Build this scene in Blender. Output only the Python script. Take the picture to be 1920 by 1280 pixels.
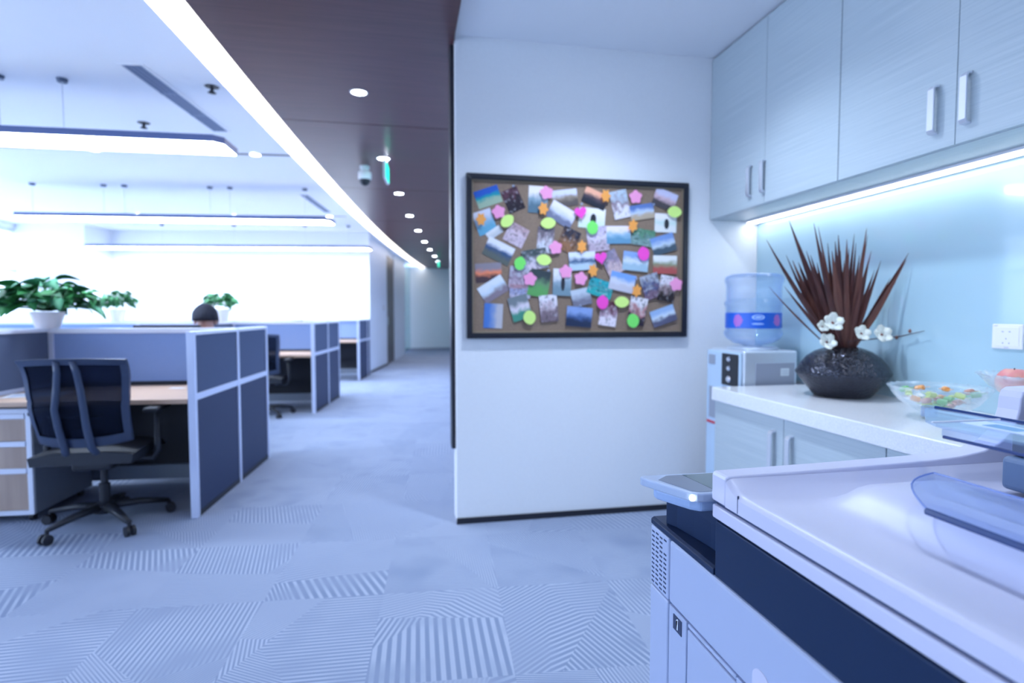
import bpy, bmesh, math, random
from mathutils import Vector, Matrix
random.seed(7)
for o in list(bpy.data.objects): bpy.data.objects.remove(o)
sc = bpy.context.scene
C = sc.collection
R = math.radians
PI = math.pi
# ------------------------------------------------------------------ camera
F, H = 1050.0, 1.22                      # focal length in pixels of a 1920 px frame, eye height in metres
PITCH = math.atan(52 / F)
YAW = math.atan(202 / F * math.cos(PITCH))
DV = Vector((math.sin(YAW) * math.cos(PITCH), math.cos(YAW) * math.cos(PITCH), -math.sin(PITCH)))
RV = Vector((math.cos(YAW), -math.sin(YAW), 0))
UV = RV.cross(DV)
EYE = Vector((0, 0, H))
cd = bpy.data.cameras.new('camera'); cam = bpy.data.objects.new('camera', cd); C.objects.link(cam)
cam.location = EYE
cam.rotation_euler = (PI / 2 - PITCH, 0, -YAW)
cd.sensor_width = 36; cd.lens = F / 1920 * 36
cd.clip_start = 0.02; cd.clip_end = 200
cd.dof.use_dof = True; cd.dof.focus_distance = 1.08; cd.dof.aperture_fstop = 2.6
sc.camera = cam
# ------------------------------------------------------------------ light and exposure
TINT = (0.58, 0.73, 1.0)
LAMP = (0.68, 0.81, 1.0)
sc.view_settings.view_transform = 'Standard'; sc.view_settings.look = 'None'
sc.view_settings.gamma = 1; sc.view_settings.exposure = 1.60; sc.view_settings.use_curve_mapping = False
wd = bpy.data.worlds.new('world'); sc.world = wd; wd.use_nodes = True
bg = wd.node_tree.nodes['Background']
bg.inputs[0].default_value = (*TINT, 1); bg.inputs[1].default_value = 2.0
BAR_POWER, STRIP_POWER, SPOT_POWER, SHELF_POWER = 13.5, 1.2, 12.0, 3.0

def ray(px, py): return DV + RV * ((px - 960) / F) + UV * ((640 - py) / F)
def at_y(px, py, Y): v = ray(px, py); return EYE + v * (Y / v.y)
def at_x(px, py, X): v = ray(px, py); return EYE + v * (X / v.x)
def at_z(px, py, Z): v = ray(px, py); return EYE + v * ((Z - H) / v.z)

# ------------------------------------------------------------------ materials
def lin(c):
    return tuple((x / 255 / 12.92 if x / 255 <= .04045 else ((x / 255 + .055) / 1.055) ** 2.4) for x in c)
def seen(r, g, b, k=1.0):
    """own colour of a surface that reads r,g,b in the bluish room light"""
    t = (.60, .76, 1.045); c = lin((r, g, b))
    return tuple(min(.93, max(.004, c[i] / t[i] * k)) for i in range(3))
MATS = {}
def mat(name, col=(.8, .8, .8), rough=.5, metal=0, spec=.5, emit=None, power=0, coat=0):
    if name in MATS: return MATS[name]
    m = bpy.data.materials.new(name); m.use_nodes = True; MATS[name] = m
    b = m.node_tree.nodes['Principled BSDF']
    b.inputs['Base Color'].default_value = (*col, 1); b.inputs['Roughness'].default_value = rough
    b.inputs['Metallic'].default_value = metal; b.inputs['Specular IOR Level'].default_value = spec
    b.inputs['Coat Weight'].default_value = coat
    if emit:
        b.inputs['Emission Color'].default_value = (*emit, 1); b.inputs['Emission Strength'].default_value = power
    return m
class NT:
    def __init__(s, m): s.t = m.node_tree; s.b = s.t.nodes.get('Principled BSDF')
    def n(s, typ, **kw):
        x = s.t.nodes.new('ShaderNode' + typ)
        for k, v in kw.items(): setattr(x, k, v)
        return x
    def l(s, a, b): s.t.links.new(a, b)
    def put(s, sock, v):
        if hasattr(v, 'is_output'): s.l(v, sock)
        else: sock.default_value = v
    def m(s, op, a, b=0.0, c=0.0, clamp=False):
        x = s.n('Math', operation=op, use_clamp=clamp)
        for i, v in enumerate((a, b, c)): s.put(x.inputs[i], v)
        return x.outputs[0]
    def mix(s, f, a, b):
        x = s.n('Mix', data_type='RGBA'); s.put(x.inputs[0], f)
        s.put(x.inputs[6], (*a, 1) if isinstance(a, tuple) and len(a) == 3 else a)
        s.put(x.inputs[7], (*b, 1) if isinstance(b, tuple) and len(b) == 3 else b)
        return x.outputs[2]
    def noise(s, vec, scale, detail=3, out=0):
        x = s.n('TexNoise'); s.put(x.inputs['Vector'], vec); x.inputs['Scale'].default_value = scale
        x.inputs['Detail'].default_value = detail; return x.outputs[out]
    def map(s, vec, scale=(1, 1, 1), rot=(0, 0, 0), loc=(0, 0, 0)):
        x = s.n('Mapping'); s.put(x.inputs[0], vec); x.inputs[1].default_value = loc
        x.inputs[2].default_value = rot; x.inputs[3].default_value = scale; return x.outputs[0]
    def coord(s, k='Object'): return s.n('TexCoord').outputs[k]
def grainy(name, c1, c2, scale, rough=.45, coat=0, detail=4, bump=0.0, spec=.5, kind='Object', rot=(0, 0, 0)):
    if name in MATS: return MATS[name]
    m = mat(name, c1, rough, coat=coat, spec=spec); t = NT(m)
    v = t.map(t.coord(kind), scale, rot); f = t.noise(v, 1.0, detail)
    f = t.m('MULTIPLY_ADD', f, 2.2, -.6, clamp=True)
    t.l(t.mix(f, c1, c2), t.b.inputs['Base Color'])
    if bump:
        x = t.n('Bump'); x.inputs['Strength'].default_value = bump; x.inputs['Distance'].default_value = .002
        t.l(f, x.inputs['Height']); t.l(x.outputs[0], t.b.inputs['Normal'])
    return m
def clear(name, tint=(.9, .95, 1), body=0.06, bodycol=(.8, .88, 1), rough=.04, ior=1.45, edge=0.0):
    if name in MATS: return MATS[name]
    m = bpy.data.materials.new(name); m.use_nodes = True; MATS[name] = m
    t = NT(m); t.t.nodes.remove(t.b); out = t.t.nodes['Material Output']
    tr = t.n('BsdfTransparent'); tr.inputs[0].default_value = (*tint, 1)
    df = t.n('BsdfDiffuse'); df.inputs[0].default_value = (*bodycol, 1)
    gl = t.n('BsdfGlossy'); gl.inputs[0].default_value = (1, 1, 1, 1); gl.inputs[1].default_value = rough
    lw = t.n('LayerWeight'); lw.inputs[0].default_value = .5
    k = min(1.0, (ior - 1) * 1.6); fac = t.m('MULTIPLY_ADD', t.m('POWER', lw.outputs['Facing'], 3.5), k, .04 * k)
    a = t.n('MixShader'); t.l(t.m('MULTIPLY_ADD', t.m('POWER', lw.outputs['Facing'], 1.6), edge, body, clamp=True), a.inputs[0]); t.l(tr.outputs[0], a.inputs[1]); t.l(df.outputs[0], a.inputs[2])
    b = t.n('MixShader'); t.l(fac, b.inputs[0]); t.l(a.outputs[0], b.inputs[1]); t.l(gl.outputs[0], b.inputs[2])
    t.l(b.outputs[0], out.inputs[0]); return m
def lamp(name, col, power):
    if name in MATS: return MATS[name]
    m = bpy.data.materials.new(name); m.use_nodes = True; MATS[name] = m
    t = NT(m); t.t.nodes.remove(t.b); e = t.n('Emission'); e.inputs[0].default_value = (*col, 1); e.inputs[1].default_value = power
    t.l(e.outputs[0], t.t.nodes['Material Output'].inputs[0]); return m

# ------------------------------------------------------------------ mesh helpers
class MB:
    def __init__(s): s.v = []; s.f = []
    def box(s, x0, x1, y0, y1, z0, z1):
        n = len(s.v)
        s.v += [(x, y, z) for z in (z0, z1) for y in (y0, y1) for x in (x0, x1)]
        s.f += [tuple(n + i for i in q) for q in ((0, 2, 3, 1), (4, 5, 7, 6), (0, 1, 5, 4), (2, 6, 7, 3), (0, 4, 6, 2), (1, 3, 7, 5))]
        return s
    def prism(s, pts, axis, a, b):
        n = len(s.v); k = len(pts)
        for h in (a, b):
            for p, q in pts:
                s.v.append({'x': (h, p, q), 'y': (p, h, q), 'z': (p, q, h)}[axis])
        s.f.append(tuple(n + i for i in range(k))); s.f.append(tuple(n + k + i for i in reversed(range(k))))
        for i in range(k):
            j = (i + 1) % k; s.f.append((n + i, n + j, n + k + j, n + k + i))
        return s
    def tube(s, path, r, n=8, flat=1.0, up=None):
        P = [Vector(p) for p in path]; m = len(P); b = len(s.v)
        rr = r if isinstance(r, (list, tuple)) else [r] * m
        side = None
        for i in range(m):
            t = (P[min(i + 1, m - 1)] - P[max(i - 1, 0)]).normalized()
            ref = Vector(up) if up else (Vector((0, 0, 1)) if abs(t.z) < .95 else Vector((1, 0, 0)))
            if side is None or up: side = t.cross(ref).normalized()
            else:
                side = (side - t * side.dot(t)).normalized()
            w = t.cross(side)
            for k in range(n):
                a = 2 * PI * k / n
                s.v.append(tuple(P[i] + side * (math.cos(a) * rr[i]) + w * (math.sin(a) * rr[i] * flat)))
        for i in range(m - 1):
            for k in range(n):
                j = (k + 1) % n
                s.f.append((b + i * n + k, b + i * n + j, b + (i + 1) * n + j, b + (i + 1) * n + k))
        s.f.append(tuple(b + k for k in range(n))); s.f.append(tuple(b + (m - 1) * n + k for k in reversed(range(n))))
        return s
    def lathe(s, prof, n=24, c=(0, 0, 0), wob=None, closed=True):
        b = len(s.v); m = len(prof)
        for r, z in prof:
            for k in range(n):
                a = 2 * PI * k / n; q = r * (wob(a, r, z) if wob else 1)
                s.v.append((c[0] + q * math.cos(a), c[1] + q * math.sin(a), c[2] + z))
        for i in range(m - 1):
            for k in range(n):
                j = (k + 1) % n
                s.f.append((b + i * n + k, b + i * n + j, b + (i + 1) * n + j, b + (i + 1) * n + k))
        if closed:
            if prof[0][0] > 1e-5: s.f.append(tuple(b + k for k in reversed(range(n))))
            if prof[-1][0] > 1e-5: s.f.append(tuple(b + (m - 1) * n + k for k in range(n)))
        return s
    def grid(s, rows):
        b = len(s.v); m = len(rows); n = len(rows[0])
        for r in rows: s.v += [tuple(p) for p in r]
        for i in range(m - 1):
            for j in range(n - 1):
                s.f.append((b + i * n + j, b + i * n + j + 1, b + (i + 1) * n + j + 1, b + (i + 1) * n + j))
        return s
    def sheet(s, top, bot):
        """two matching grids of points closed round the rim into a solid sheet"""
        m = len(top); n = len(top[0]); b = len(s.v); s.grid(top); s.grid(bot); o = m * n
        def q(a, c): s.f.append((b + a, b + c, b + o + c, b + o + a))
        for j in range(n - 1): q(j, j + 1); q((m - 1) * n + j, (m - 1) * n + j + 1)
        for i in range(m - 1): q(i * n, (i + 1) * n); q(i * n + n - 1, (i + 1) * n + n - 1)
        return s
    def mesh(s, name, smooth=False):
        me = bpy.data.meshes.new(name); me.from_pydata(s.v, [], s.f)
        bm = bmesh.new(); bm.from_mesh(me)
        bmesh.ops.remove_doubles(bm, verts=bm.verts, dist=1e-6)
        bmesh.ops.recalc_face_normals(bm, faces=bm.faces); bm.to_mesh(me); bm.free()
        if smooth:
            for p in me.polygons: p.use_smooth = True
        me.update(); return me
    def build(s, name, m, parent=None, smooth=False, bevel=0, seg=2, loc=None, rot=None, autosmooth=None):
        me = s.mesh(name, smooth); me.materials.append(m)
        o = bpy.data.objects.new(name, me); C.objects.link(o)
        if parent: o.parent = parent
        if loc: o.location = loc
        if rot: o.rotation_euler = rot
        if bevel:
            md = o.modifiers.new('bevel', 'BEVEL'); md.width = bevel; md.segments = seg; md.limit_method = 'ANGLE'; md.angle_limit = R(40)
        if autosmooth: 
            me.set_sharp_from_angle(angle=R(autosmooth))
        return o
def tag(o, label, cat, group=None):
    o['label'] = label; o['category'] = cat
    if group: o['group'] = group
    return o
def thing(name, label, cat, loc=(0, 0, 0), rz=0, group=None):
    o = bpy.data.objects.new(name, None); C.objects.link(o); o.empty_display_size = .1
    o.location = loc; o.rotation_euler = (0, 0, rz); return tag(o, label, cat, group)
def struct(o, label=None):
    o['kind'] = 'structure'
    if label: o['label'] = label
    return o
def copy_tree(o, parent=None):
    c = o.copy(); C.objects.link(c); c.parent = parent
    for ch in list(o.children): copy_tree(ch, c)
    return c
def B(*a): return MB().box(*a)

# ------------------------------------------------------------------ palette
M_wall = grainy('wall_paint', (.84, .85, .87), (.86, .87, .89), (60, 60, 60), rough=.6, detail=2)
M_ceil = mat('ceiling_paint', (.88, .89, .92), .7)
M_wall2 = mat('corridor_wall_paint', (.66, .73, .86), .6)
M_cab = grainy('pale_laminate', (.40, .475, .52), (.50, .565, .60), (60, 2.2, 150), rough=.34, detail=5, bump=.12)
M_cabin = mat('cabinet_inside', (.60, .60, .60), .5)
M_alu = mat('brushed_aluminium', (.74, .76, .82), .32, .75)
M_white = mat('white_plastic', (.82, .82, .86), .35)
M_black = mat('black_plastic', (.012, .014, .022), .42)
M_dark = mat('dark_frame', (.012, .013, .022), .35)
M_chrome = mat('chrome', (.8, .82, .88), .12, 1)
M_bar = lamp('bar_diffuser', LAMP, BAR_POWER)
M_spot = lamp('downlight_lens', (.8, .9, 1.0), SPOT_POWER)
M_strip = lamp('cove_diffuser', (1.0, .93, .92), STRIP_POWER)
M_shelf = lamp('cabinet_led', (.92, .95, 1.0), SHELF_POWER)

# ------------------------------------------------------------------ the building's curve
def curve(Y):
    if Y < 3: return -1.24 + .0524 * (Y - 3) * .6
    return -1.24 + .0524 * (Y - 3) + .00364 * (Y - 3) ** 2
def tang(Y): return math.atan(.0524 + .00728 * (Y - 3)) if Y > 3 else R(2.0)
YW = 3.203           # face of the notice-board wall
XW = 2.195           # face of the right-hand wall
ZP, ZS, ZO = 2.772, 2.74, 2.87   # pantry ceiling, corridor soffit, office ceiling
YEND = 19.6
# ------------------------------------------------------------------ carpet
def carpet(name, per_object):
    m = mat(name, (.3, .35, .45), .95, spec=.1); t = NT(m)
    base = t.coord('Object')
    if per_object: rnd = t.n('ObjectInfo').outputs['Random']
    else:
        vor = t.n('TexVoronoi', feature='F1'); t.l(base, vor.inputs['Vector']); vor.inputs['Scale'].default_value = 1.6
        vs = t.n('SeparateColor'); t.l(vor.outputs['Color'], vs.inputs[0]); rnd = vs.outputs[0]
    wn = t.n('TexWhiteNoise', noise_dimensions='1D'); t.l(t.m('MULTIPLY', rnd, 913.7), wn.inputs['W'])
    cs = t.n('SeparateColor'); t.l(wn.outputs['Color'], cs.inputs[0]); r1, r2, r3 = cs.outputs
    ang = t.m('ADD', t.m('MULTIPLY', t.m('FLOOR', t.m('MULTIPLY', r1, 4.0)), PI / 2), t.m('MULTIPLY_ADD', r2, .9, -.45))
    vr = t.n('VectorRotate', rotation_type='Z_AXIS'); t.l(base, vr.inputs['Vector']); t.l(ang, vr.inputs['Angle'])
    sp = t.n('SeparateXYZ'); t.l(vr.outputs[0], sp.inputs[0]); x, y = sp.outputs[0], sp.outputs[1]
    # every tile is cut by two bent fold lines; the ribs turn at each fold
    q1 = t.m('ABSOLUTE', t.m('SUBTRACT', t.m('SUBTRACT', y, t.m('MULTIPLY', t.m('MULTIPLY_ADD', r3, 1.4, -.7), x)), t.m('MULTIPLY_ADD', r1, .24, -.12)))
    q2 = t.m('ABSOLUTE', t.m('SUBTRACT', t.m('ADD', y, t.m('MULTIPLY', r2, x)), t.m('MULTIPLY_ADD', r3, .5, -.1)))
    s = t.m('ADD', x, t.m('ADD', t.m('MULTIPLY', q1, t.m('MULTIPLY_ADD', r2, .5, .1)), t.m('MULTIPLY', q2, t.m('MULTIPLY_ADD', r1, .5, -.25))))
    side = t.m('GREATER_THAN', t.m('SUBTRACT', t.m('SUBTRACT', x, t.m('MULTIPLY_ADD', r2, .3, -.12)), t.m('MULTIPLY', y, t.m('MULTIPLY_ADD', r3, 1.6, -.8))), 0.0)
    s2 = t.m('ADD', y, t.m('MULTIPLY', q2, t.m('MULTIPLY_ADD', r3, .4, .05)))
    ss = t.m('ADD', t.m('MULTIPLY', s, side), t.m('MULTIPLY', s2, t.m('SUBTRACT', 1.0, side)))
    # ribs of slowly varying weight
    pitch = t.m('MULTIPLY_ADD', t.m('MULTIPLY', r1, r1), -260.0, 470.0)
    w = t.m('SINE', t.m('MULTIPLY', ss, pitch))
    rib = t.m('MULTIPLY_ADD', w, 1.6, t.m('MULTIPLY_ADD', r2, .7, .1), clamp=True)
    off = t.n('CombineXYZ'); t.l(t.m('MULTIPLY', rnd, 50.0), off.inputs[2])
    va = t.n('VectorMath', operation='ADD'); t.l(base, va.inputs[0]); t.l(off.outputs[0], va.inputs[1])
    big = t.m('MULTIPLY_ADD', t.noise(va.outputs[0], 4.5, 1), 3.2, -.75, clamp=True)
    fib = t.noise(base, 260, 2)
    lo, mid, hi = (.19, .245, .37), (.28, .335, .46), (.45, .50, .62)
    tone = t.mix(t.m('MULTIPLY_ADD', side, .5, t.m('MULTIPLY', r3, .5)), (.235, .29, .415), (.34, .39, .515))
    ribs = t.mix(rib, lo, hi)
    col = t.mix(t.m('MULTIPLY', big, .8), tone, ribs)
    col = t.mix(t.m('MULTIPLY_ADD', fib, .5, -.1, clamp=True), col, mid)
    t.l(col, t.b.inputs['Base Color'])
    return m
M_tile = carpet('carpet_tile_ribbed', True)
M_carpet = carpet('carpet_far', False)
XL = -7.0
floor = struct(B(XL - .2, 2.4, -5, 24, -.06, -.006).build('floor', M_carpet), 'blue-grey ribbed office carpet')
TA = R(3.9)
tile_me = B(-.2499, .2499, -.3049, .3049, -.0055, 0).mesh('carpet_tile'); tile_me.materials.append(M_tile)
def tile_at(i, j): 
    lx, ly = .5 * i + .25, .61 * j + .305
    ox, oy = -.10, 2.445
    return (ox + lx * math.cos(TA) + ly * math.sin(TA), oy - lx * math.sin(TA) + ly * math.cos(TA))
near_tiles = []
for j in range(-3, 15):
    for i in range(-7, 7):
        x, y = tile_at(i, j)
        if y < .9: continue
        v = Vector((x, y, 0)) - EYE; d = v.dot(DV)
        px = 960 + F * v.dot(RV) / d; py = 640 - F * v.dot(UV) / d
        if d < .8 or px < -120 or px > 1500 or py > 1420: continue
        if y > 3.5 and x > curve(y) + 1.75: continue
        if x > 1.9: continue
        near_tiles.append((i, j))
for i, j in near_tiles:
    o = bpy.data.objects.new('carpet_tile', tile_me); C.objects.link(o); o.parent = floor
    x, y = tile_at(i, j); o.location = (x, y, 0); o.rotation_euler = (0, 0, -TA)
# one carpet field for the rest of the floor, level with the tiles
rest = MB()
done = set(near_tiles)
for j in range(-12, 34):
    for i in range(-24, 9):
        if (i, j) in done: continue
        x, y = tile_at(i, j)
        if x > 1.95 or x < XL + .3 or y < -4.6 or y > 23.6: continue
        n = len(rest.v)
        for sx, sy in ((-.25, -.305), (.25, -.305), (.25, .305), (-.25, .305)):
            rest.v.append((x + sx * math.cos(TA) + sy * math.sin(TA), y - sx * math.sin(TA) + sy * math.cos(TA), -.0008))
        rest.f.append((n, n + 1, n + 2, n + 3))
ro = rest.build('carpet_field', M_carpet, floor); ro['kind'] = 'stuff'

# ------------------------------------------------------------------ pantry shell
wb = struct(B(.29, XW + .1, YW, YW + .16, 0, ZP + .1).build('wall_board', M_wall, bevel=.003), 'white wall carrying the photo board')
struct(B(.288, 1.74, YW - .012, YW, 0, .034).build('baseboard_board', M_dark, bevel=.002), 'low black skirting under the board wall')
struct(B(.268, .30, YW + .05, YW + .17, .43, ZS).build('trim_1', M_dark), 'dark upright edging on the end of the board wall')
wr = struct(B(XW, XW + .15, -4.5, YW + .16, 0, ZP + .1).build('wall_right', M_wall), 'pantry wall behind the counter')
M_glassback = mat('pale_blue_backpainted_glass', (.42, .60, .68), .12, coat=.5, spec=.5)
B(XW - .006, XW, -1.5, YW - .002, .84, 1.80).build('glass_panel', M_glassback, wr)
struct(B(.29, XW, -4.5, YW, ZP, ZP + .08).build('ceiling', M_ceil), 'white pantry ceiling')
# ------------------------------------------------------------------ office ceiling, cove strip, corridor soffit
YS = [-4.5, 0, 1.5, 3, 4, 5, 6, 7, 8, 9, 10, 11, 12, 13, 14, 15, 16, 17, 18, 19, 20.4]
def ribbon(name, fl, fr, z0, z1, m, ys=YS):
    b = MB()
    b.sheet([[(fl(y), y, z0), (fr(y), y, z0)] for y in ys], [[(fl(y), y, z1), (fr(y), y, z1)] for y in ys])
    return b.build(name, m)
struct(ribbon('ceiling_office', lambda y: XL - .1, curve, ZO, ZO + .08, M_ceil), 'white open-office ceiling')
st = thing('cove_light', 'long glowing cream light strip curving along the edge of the wood ceiling', 'light strip')
def seg(fl, fr, z0, z1, ys):
    b = MB(); b.sheet([[(fl(y), y, z0), (fr(y), y, z0)] for y in ys], [[(fl(y), y, z1), (fr(y), y, z1)] for y in ys]); return b
YL = [y for y in YS if -1 < y < 19] + [18.9]
YL = sorted(set(YL))
seg(lambda y: curve(y) + .008, lambda y: curve(y) + .198, ZS + .002, ZS + .01, YL).build('diffuser', M_strip, st)
seg(lambda y: curve(y), lambda y: curve(y) + .2, ZS + .012, ZO + .02, YL).build('housing', M_ceil, st)
M_soffit = grainy('dark_red_wood', (.080, .029, .032), (.125, .048, .050), (2.2, 45, 30), rough=.33, detail=4, spec=.5)
right = lambda y: .29 if y <= YW + .16 else curve(y) + 1.62
sof = struct(ribbon('ceiling_corridor', lambda y: curve(y) + .2, right, ZS + .02, ZS + .10, M_dark,
             [-4.5, 0, 1.5, 3, YW + .16, YW + .17] + [y for y in YS if y > 3.5]), 'dark wood soffit over the corridor')
cuts = [-4.5, -2.55, -.1, 2.35, 4.72, 7.1, 9.5, 11.9, 14.3, 16.7, 19.5]
for a, b_ in zip(cuts[:-1], cuts[1:]):
    ys = sorted({a + .006, b_ - .006} | {y for y in YS if a < y < b_} | {y for y in (YW + .155, YW + .17) if a < y < b_})
    seg(lambda y: curve(y) + .204, lambda y: right(y) - .004, ZS, ZS + .02, ys).build('wood_panel', M_soffit, sof)
# ------------------------------------------------------------------ office walls (the rows stand radially to the curve)
A3 = R(8.0)
def rad(p, a, u, v): return (p[0] - u * math.cos(a) + v * math.sin(a), p[1] + u * math.sin(a) + v * math.cos(a))
PB = (-.69, 11.78)
o = B(-6.6, 0, 0, .15, 0, ZO + .05).build('wall_back', M_wall, loc=(*PB, 0), rot=(0, 0, -A3)); struct(o, 'white back wall of the open office')
# corridor's left wall beyond the office: wall, door, wall, glass
def wallseg(name, p, q, z0, z1, m, th=.12, label=None, parent=None):
    d = Vector((q[0] - p[0], q[1] - p[1])); L = d.length; a = math.atan2(d.y, d.x)
    o = B(0, L, 0, th, z0, z1).build(name, m, loc=(p[0], p[1], 0), rot=(0, 0, a), parent=parent)
    return struct(o, label) if not parent else o
wc = wallseg('wall_corridor', (-.69, 11.78), (-.40, 13.62), 0, ZS + .03, M_wall2, label='white corridor wall past the office')
wallseg('baseboard_corridor', (-.682, 11.78), (-.392, 13.62), 0, .05, M_dark, .02, label='dark skirting of the far corridor wall')
wallseg('wall_corridor_far', (-.25, 15.05), (.02, 16.95), 0, ZS + .03, M_wall2, label='white corridor wall beyond the dark door')
M_door = grainy('door_wood', (.035, .02, .022), (.06, .035, .034), (20, 20, 1.5), rough=.35)
d1 = wallseg('door_1', (-.42, 13.62), (-.27, 15.05), 0, 2.62, M_door, .06, label='dark wood door in the far corridor wall')
B(.10, .13, -.03, 0, .95, 1.15).build('door_handle', M_chrome, d1)
wallseg('trim_2', (-.42, 13.62), (-.27, 15.05), 2.62, ZS + .03, M_wall2, .1, label='wall strip over the dark door')
M_teal = clear('teal_glass', (.62, .86, .86), .35, (.62, .86, .90))
wg = wallseg('window_1', (.02, 16.95), (.20, 18.6), .08, ZS, M_teal, .02, label='teal glass partition at the corridor bend')
M_farwall = mat('far_pale_wall', (.86, .92, .93), .3)
wf = struct(B(-3, 5, 0, .12, 0, ZS + .03).build('wall_end', M_farwall, loc=(.2, 18.9, 0), rot=(0, 0, R(9))), 'pale glazed wall closing the corridor')
struct(B(-.3, 4, -.02, 0, 0, .08).build('baseboard_end', mat('grey_skirting', (.30, .33, .40), .5), loc=(.2, 18.9, 0), rot=(0, 0, R(9))), 'grey skirting of the corridor end wall')
rw = MB(); ysr = [y for y in YS if y > 3.6] ; ysr = [YW + .16] + ysr
rw.sheet([[(right(y + .02) , y, 0), (right(y + .02) + .12, y, 0)] for y in ysr], [[(right(y + .02), y, ZS + .03), (right(y + .02) + .12, y, ZS + .03)] for y in ysr])
struct(rw.build('wall_corridor_right', M_wall2), 'white right-hand corridor wall')
struct(B(XL, XW, -4.5, -4.35, 0, ZO).build('wall_rear', M_wall), 'white wall behind the camera')
# left side: pier, window wall
px0 = rad(PB, A3, 5.05, 0)
struct(B(-1.3, -.0, -.75, 0, 0, ZO + .02).build('wall_pier', M_wall, loc=(px0[0], px0[1], 0), rot=(0, 0, -A3)), 'white pier in the far left office corner')
XL = -7.0
wl = struct(MB().box(XL - .2, XL, -4, 13.5, 0, .25).box(XL - .2, XL, -4, 13.5, 2.78, ZO + .05).build('wall_left', M_wall), 'window wall of the open office')
M_sash = mat('window_white', (.75, .78, .82), .4)
M_pane = clear('window_glass', (.97, .99, 1), .02)
k = 0
for y in [-3.0 + 1.5 * i for i in range(11)]:
    k += 1
    w = struct(MB().box(XL - .12, XL - .04, y, y + .07, .25, 2.78).box(XL - .12, XL - .04, y + 1.43, y + 1.5, .25, 2.78).box(XL - .12, XL - .04, y + .07, y + 1.43, 2.71, 2.78)
        .box(XL - .12, XL - .04, y + .07, y + 1.43, .25, .32).box(XL - .12, XL - .04, y + .07, y + 1.43, 1.98, 2.04).build('window_%d' % (k + 1), M_sash), 'white framed office window')
    B(XL - .085, XL - .078, y + .07, y + 1.43, .32, 1.98).build('pane', M_pane, w)
    B(XL - .085, XL - .078, y + .07, y + 1.43, 2.04, 2.71).build('pane', M_pane, w)
# wall switch
sw = thing('light_switch', 'small grey switch plate on the far corridor wall', 'switch', (-.466, 13.25, 1.35), -R(8.96))
B(-.0, .012, -.05, .05, -.05, .05).build('plate', mat('switch_grey', (.25, .28, .35), .4), sw); B(.012, .017, -.02, .02, -.03, .03).build('rocker', M_white, sw)

# ------------------------------------------------------------------ pendant bars
M_barbody = mat('bar_housing', (.10, .14, .30), .45)
def bar(p, a, n, L, label, zb=2.43, w=.34, canes=()):
    t = thing('pendant_light', label, 'pendant light', (p[0], p[1], zb), -a, 'suspended linear lights')
    for i in range(n):
        x1, x0 = -i * L, -(i + 1) * L
        c = .05
        pts = [(x0 + .004, -w / 2), (x1 - (c if i == 0 else .004), -w / 2), (x1 - (.0 if i == 0 else .004), w / 2 if i == 0 else w / 2), (x0 + .004, w / 2)]
        MB().prism([(x0, -w / 2), (x1 - (.06 if i == 0 else 0), -w / 2), (x1, -w / 2 + (.06 if i == 0 else 0)), (x1, w / 2), (x0, w / 2)], 'z', .004, .052).build('housing', M_barbody, t)
        MB().prism([(x0 + .006, -w / 2 + .008), (x1 - (.065 if i == 0 else .006), -w / 2 + .008), (x1 - .008, -w / 2 + (.065 if i == 0 else .008)), (x1 - .008, w / 2 - .008), (x0 + .006, w / 2 - .008)], 'z', -.002, .003).build('diffuser', M_bar, t)
    for x in canes:
        MB().tube([(x, 0, .05), (x, 0, ZO - zb - .02)], .0035, 6).build('cable', M_alu, t)
        MB().lathe([(.03, 0), (.035, .02), (.035, .025)], 12, (x, 0, ZO - zb - .025)).build('canopy', mat('canopy_dark', (.06, .09, .16), .4), t)
bar((-1.25, 4.51), R(2.2), 3, 1.27, 'nearest hanging linear light, above the closest desk row', canes=(-1.10, -1.50, -2.4, -2.66))
bar((-.93, 7.85), R(5.4), 3, 1.27, 'middle hanging linear light, above the second desk row', canes=(-.35, -1.30, -1.55, -2.6, -2.85, -3.7))
bar((-.62, 10.95), R(8), 4, 1.27, 'farthest hanging linear light, close to the white back wall', zb=2.43, canes=(-.4, -1.2, -2.5, -3.8))

# ------------------------------------------------------------------ recessed lights
def downlight(x, y, z, label, group, r=.055, m=None):
    t = thing('downlight', label, 'downlight', (x, y, z), 0, group)
    MB().lathe([(r, -.004), (r + .012, -.004), (r + .012, .002), (r, .002)], 20, closed=False).build('trim_ring', M_white, t)
    MB().lathe([(0, -.003), (r, -.003), (r, .001)], 20, closed=False).build('lens', m or M_spot, t)
    return t
def ceiling_spot(x, y, z, label, watts, size=2.3):
    t = downlight(x, y, z, label, 'pantry downlights', .06)
    ld = bpy.data.lights.new('lamp', 'SPOT'); ld.energy = watts; ld.color = (.68, .81, 1.0); ld.spot_size = size; ld.spot_blend = .9; ld.shadow_soft_size = .06
    o = bpy.data.objects.new('lamp', ld); C.objects.link(o); o.parent = t; o.location = (0, 0, -.02)
ceiling_spot(1.02, 2.38, ZP, 'round downlight in the white ceiling in front of the photo board', 46)
ceiling_spot(1.02, .75, ZP, 'round downlight in the white ceiling above the copier', 12)
ceiling_spot(1.02, -1.0, ZP, 'added unseen fill downlight in the white ceiling behind the camera', 18)  # extra lamp added out of view to brighten the pantry
DL = [(-.292, 4.056), (-.186, 5.71), (-.052, 7.311), (.096, 8.923), (.263, 10.472), (.435, 12.052), (.611, 13.513), (.80, 15.0), (.972, 16.455)]
ordn = ['nearest', 'second', 'third', 'fourth', 'fifth', 'sixth', 'seventh', 'eighth', 'ninth']
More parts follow.
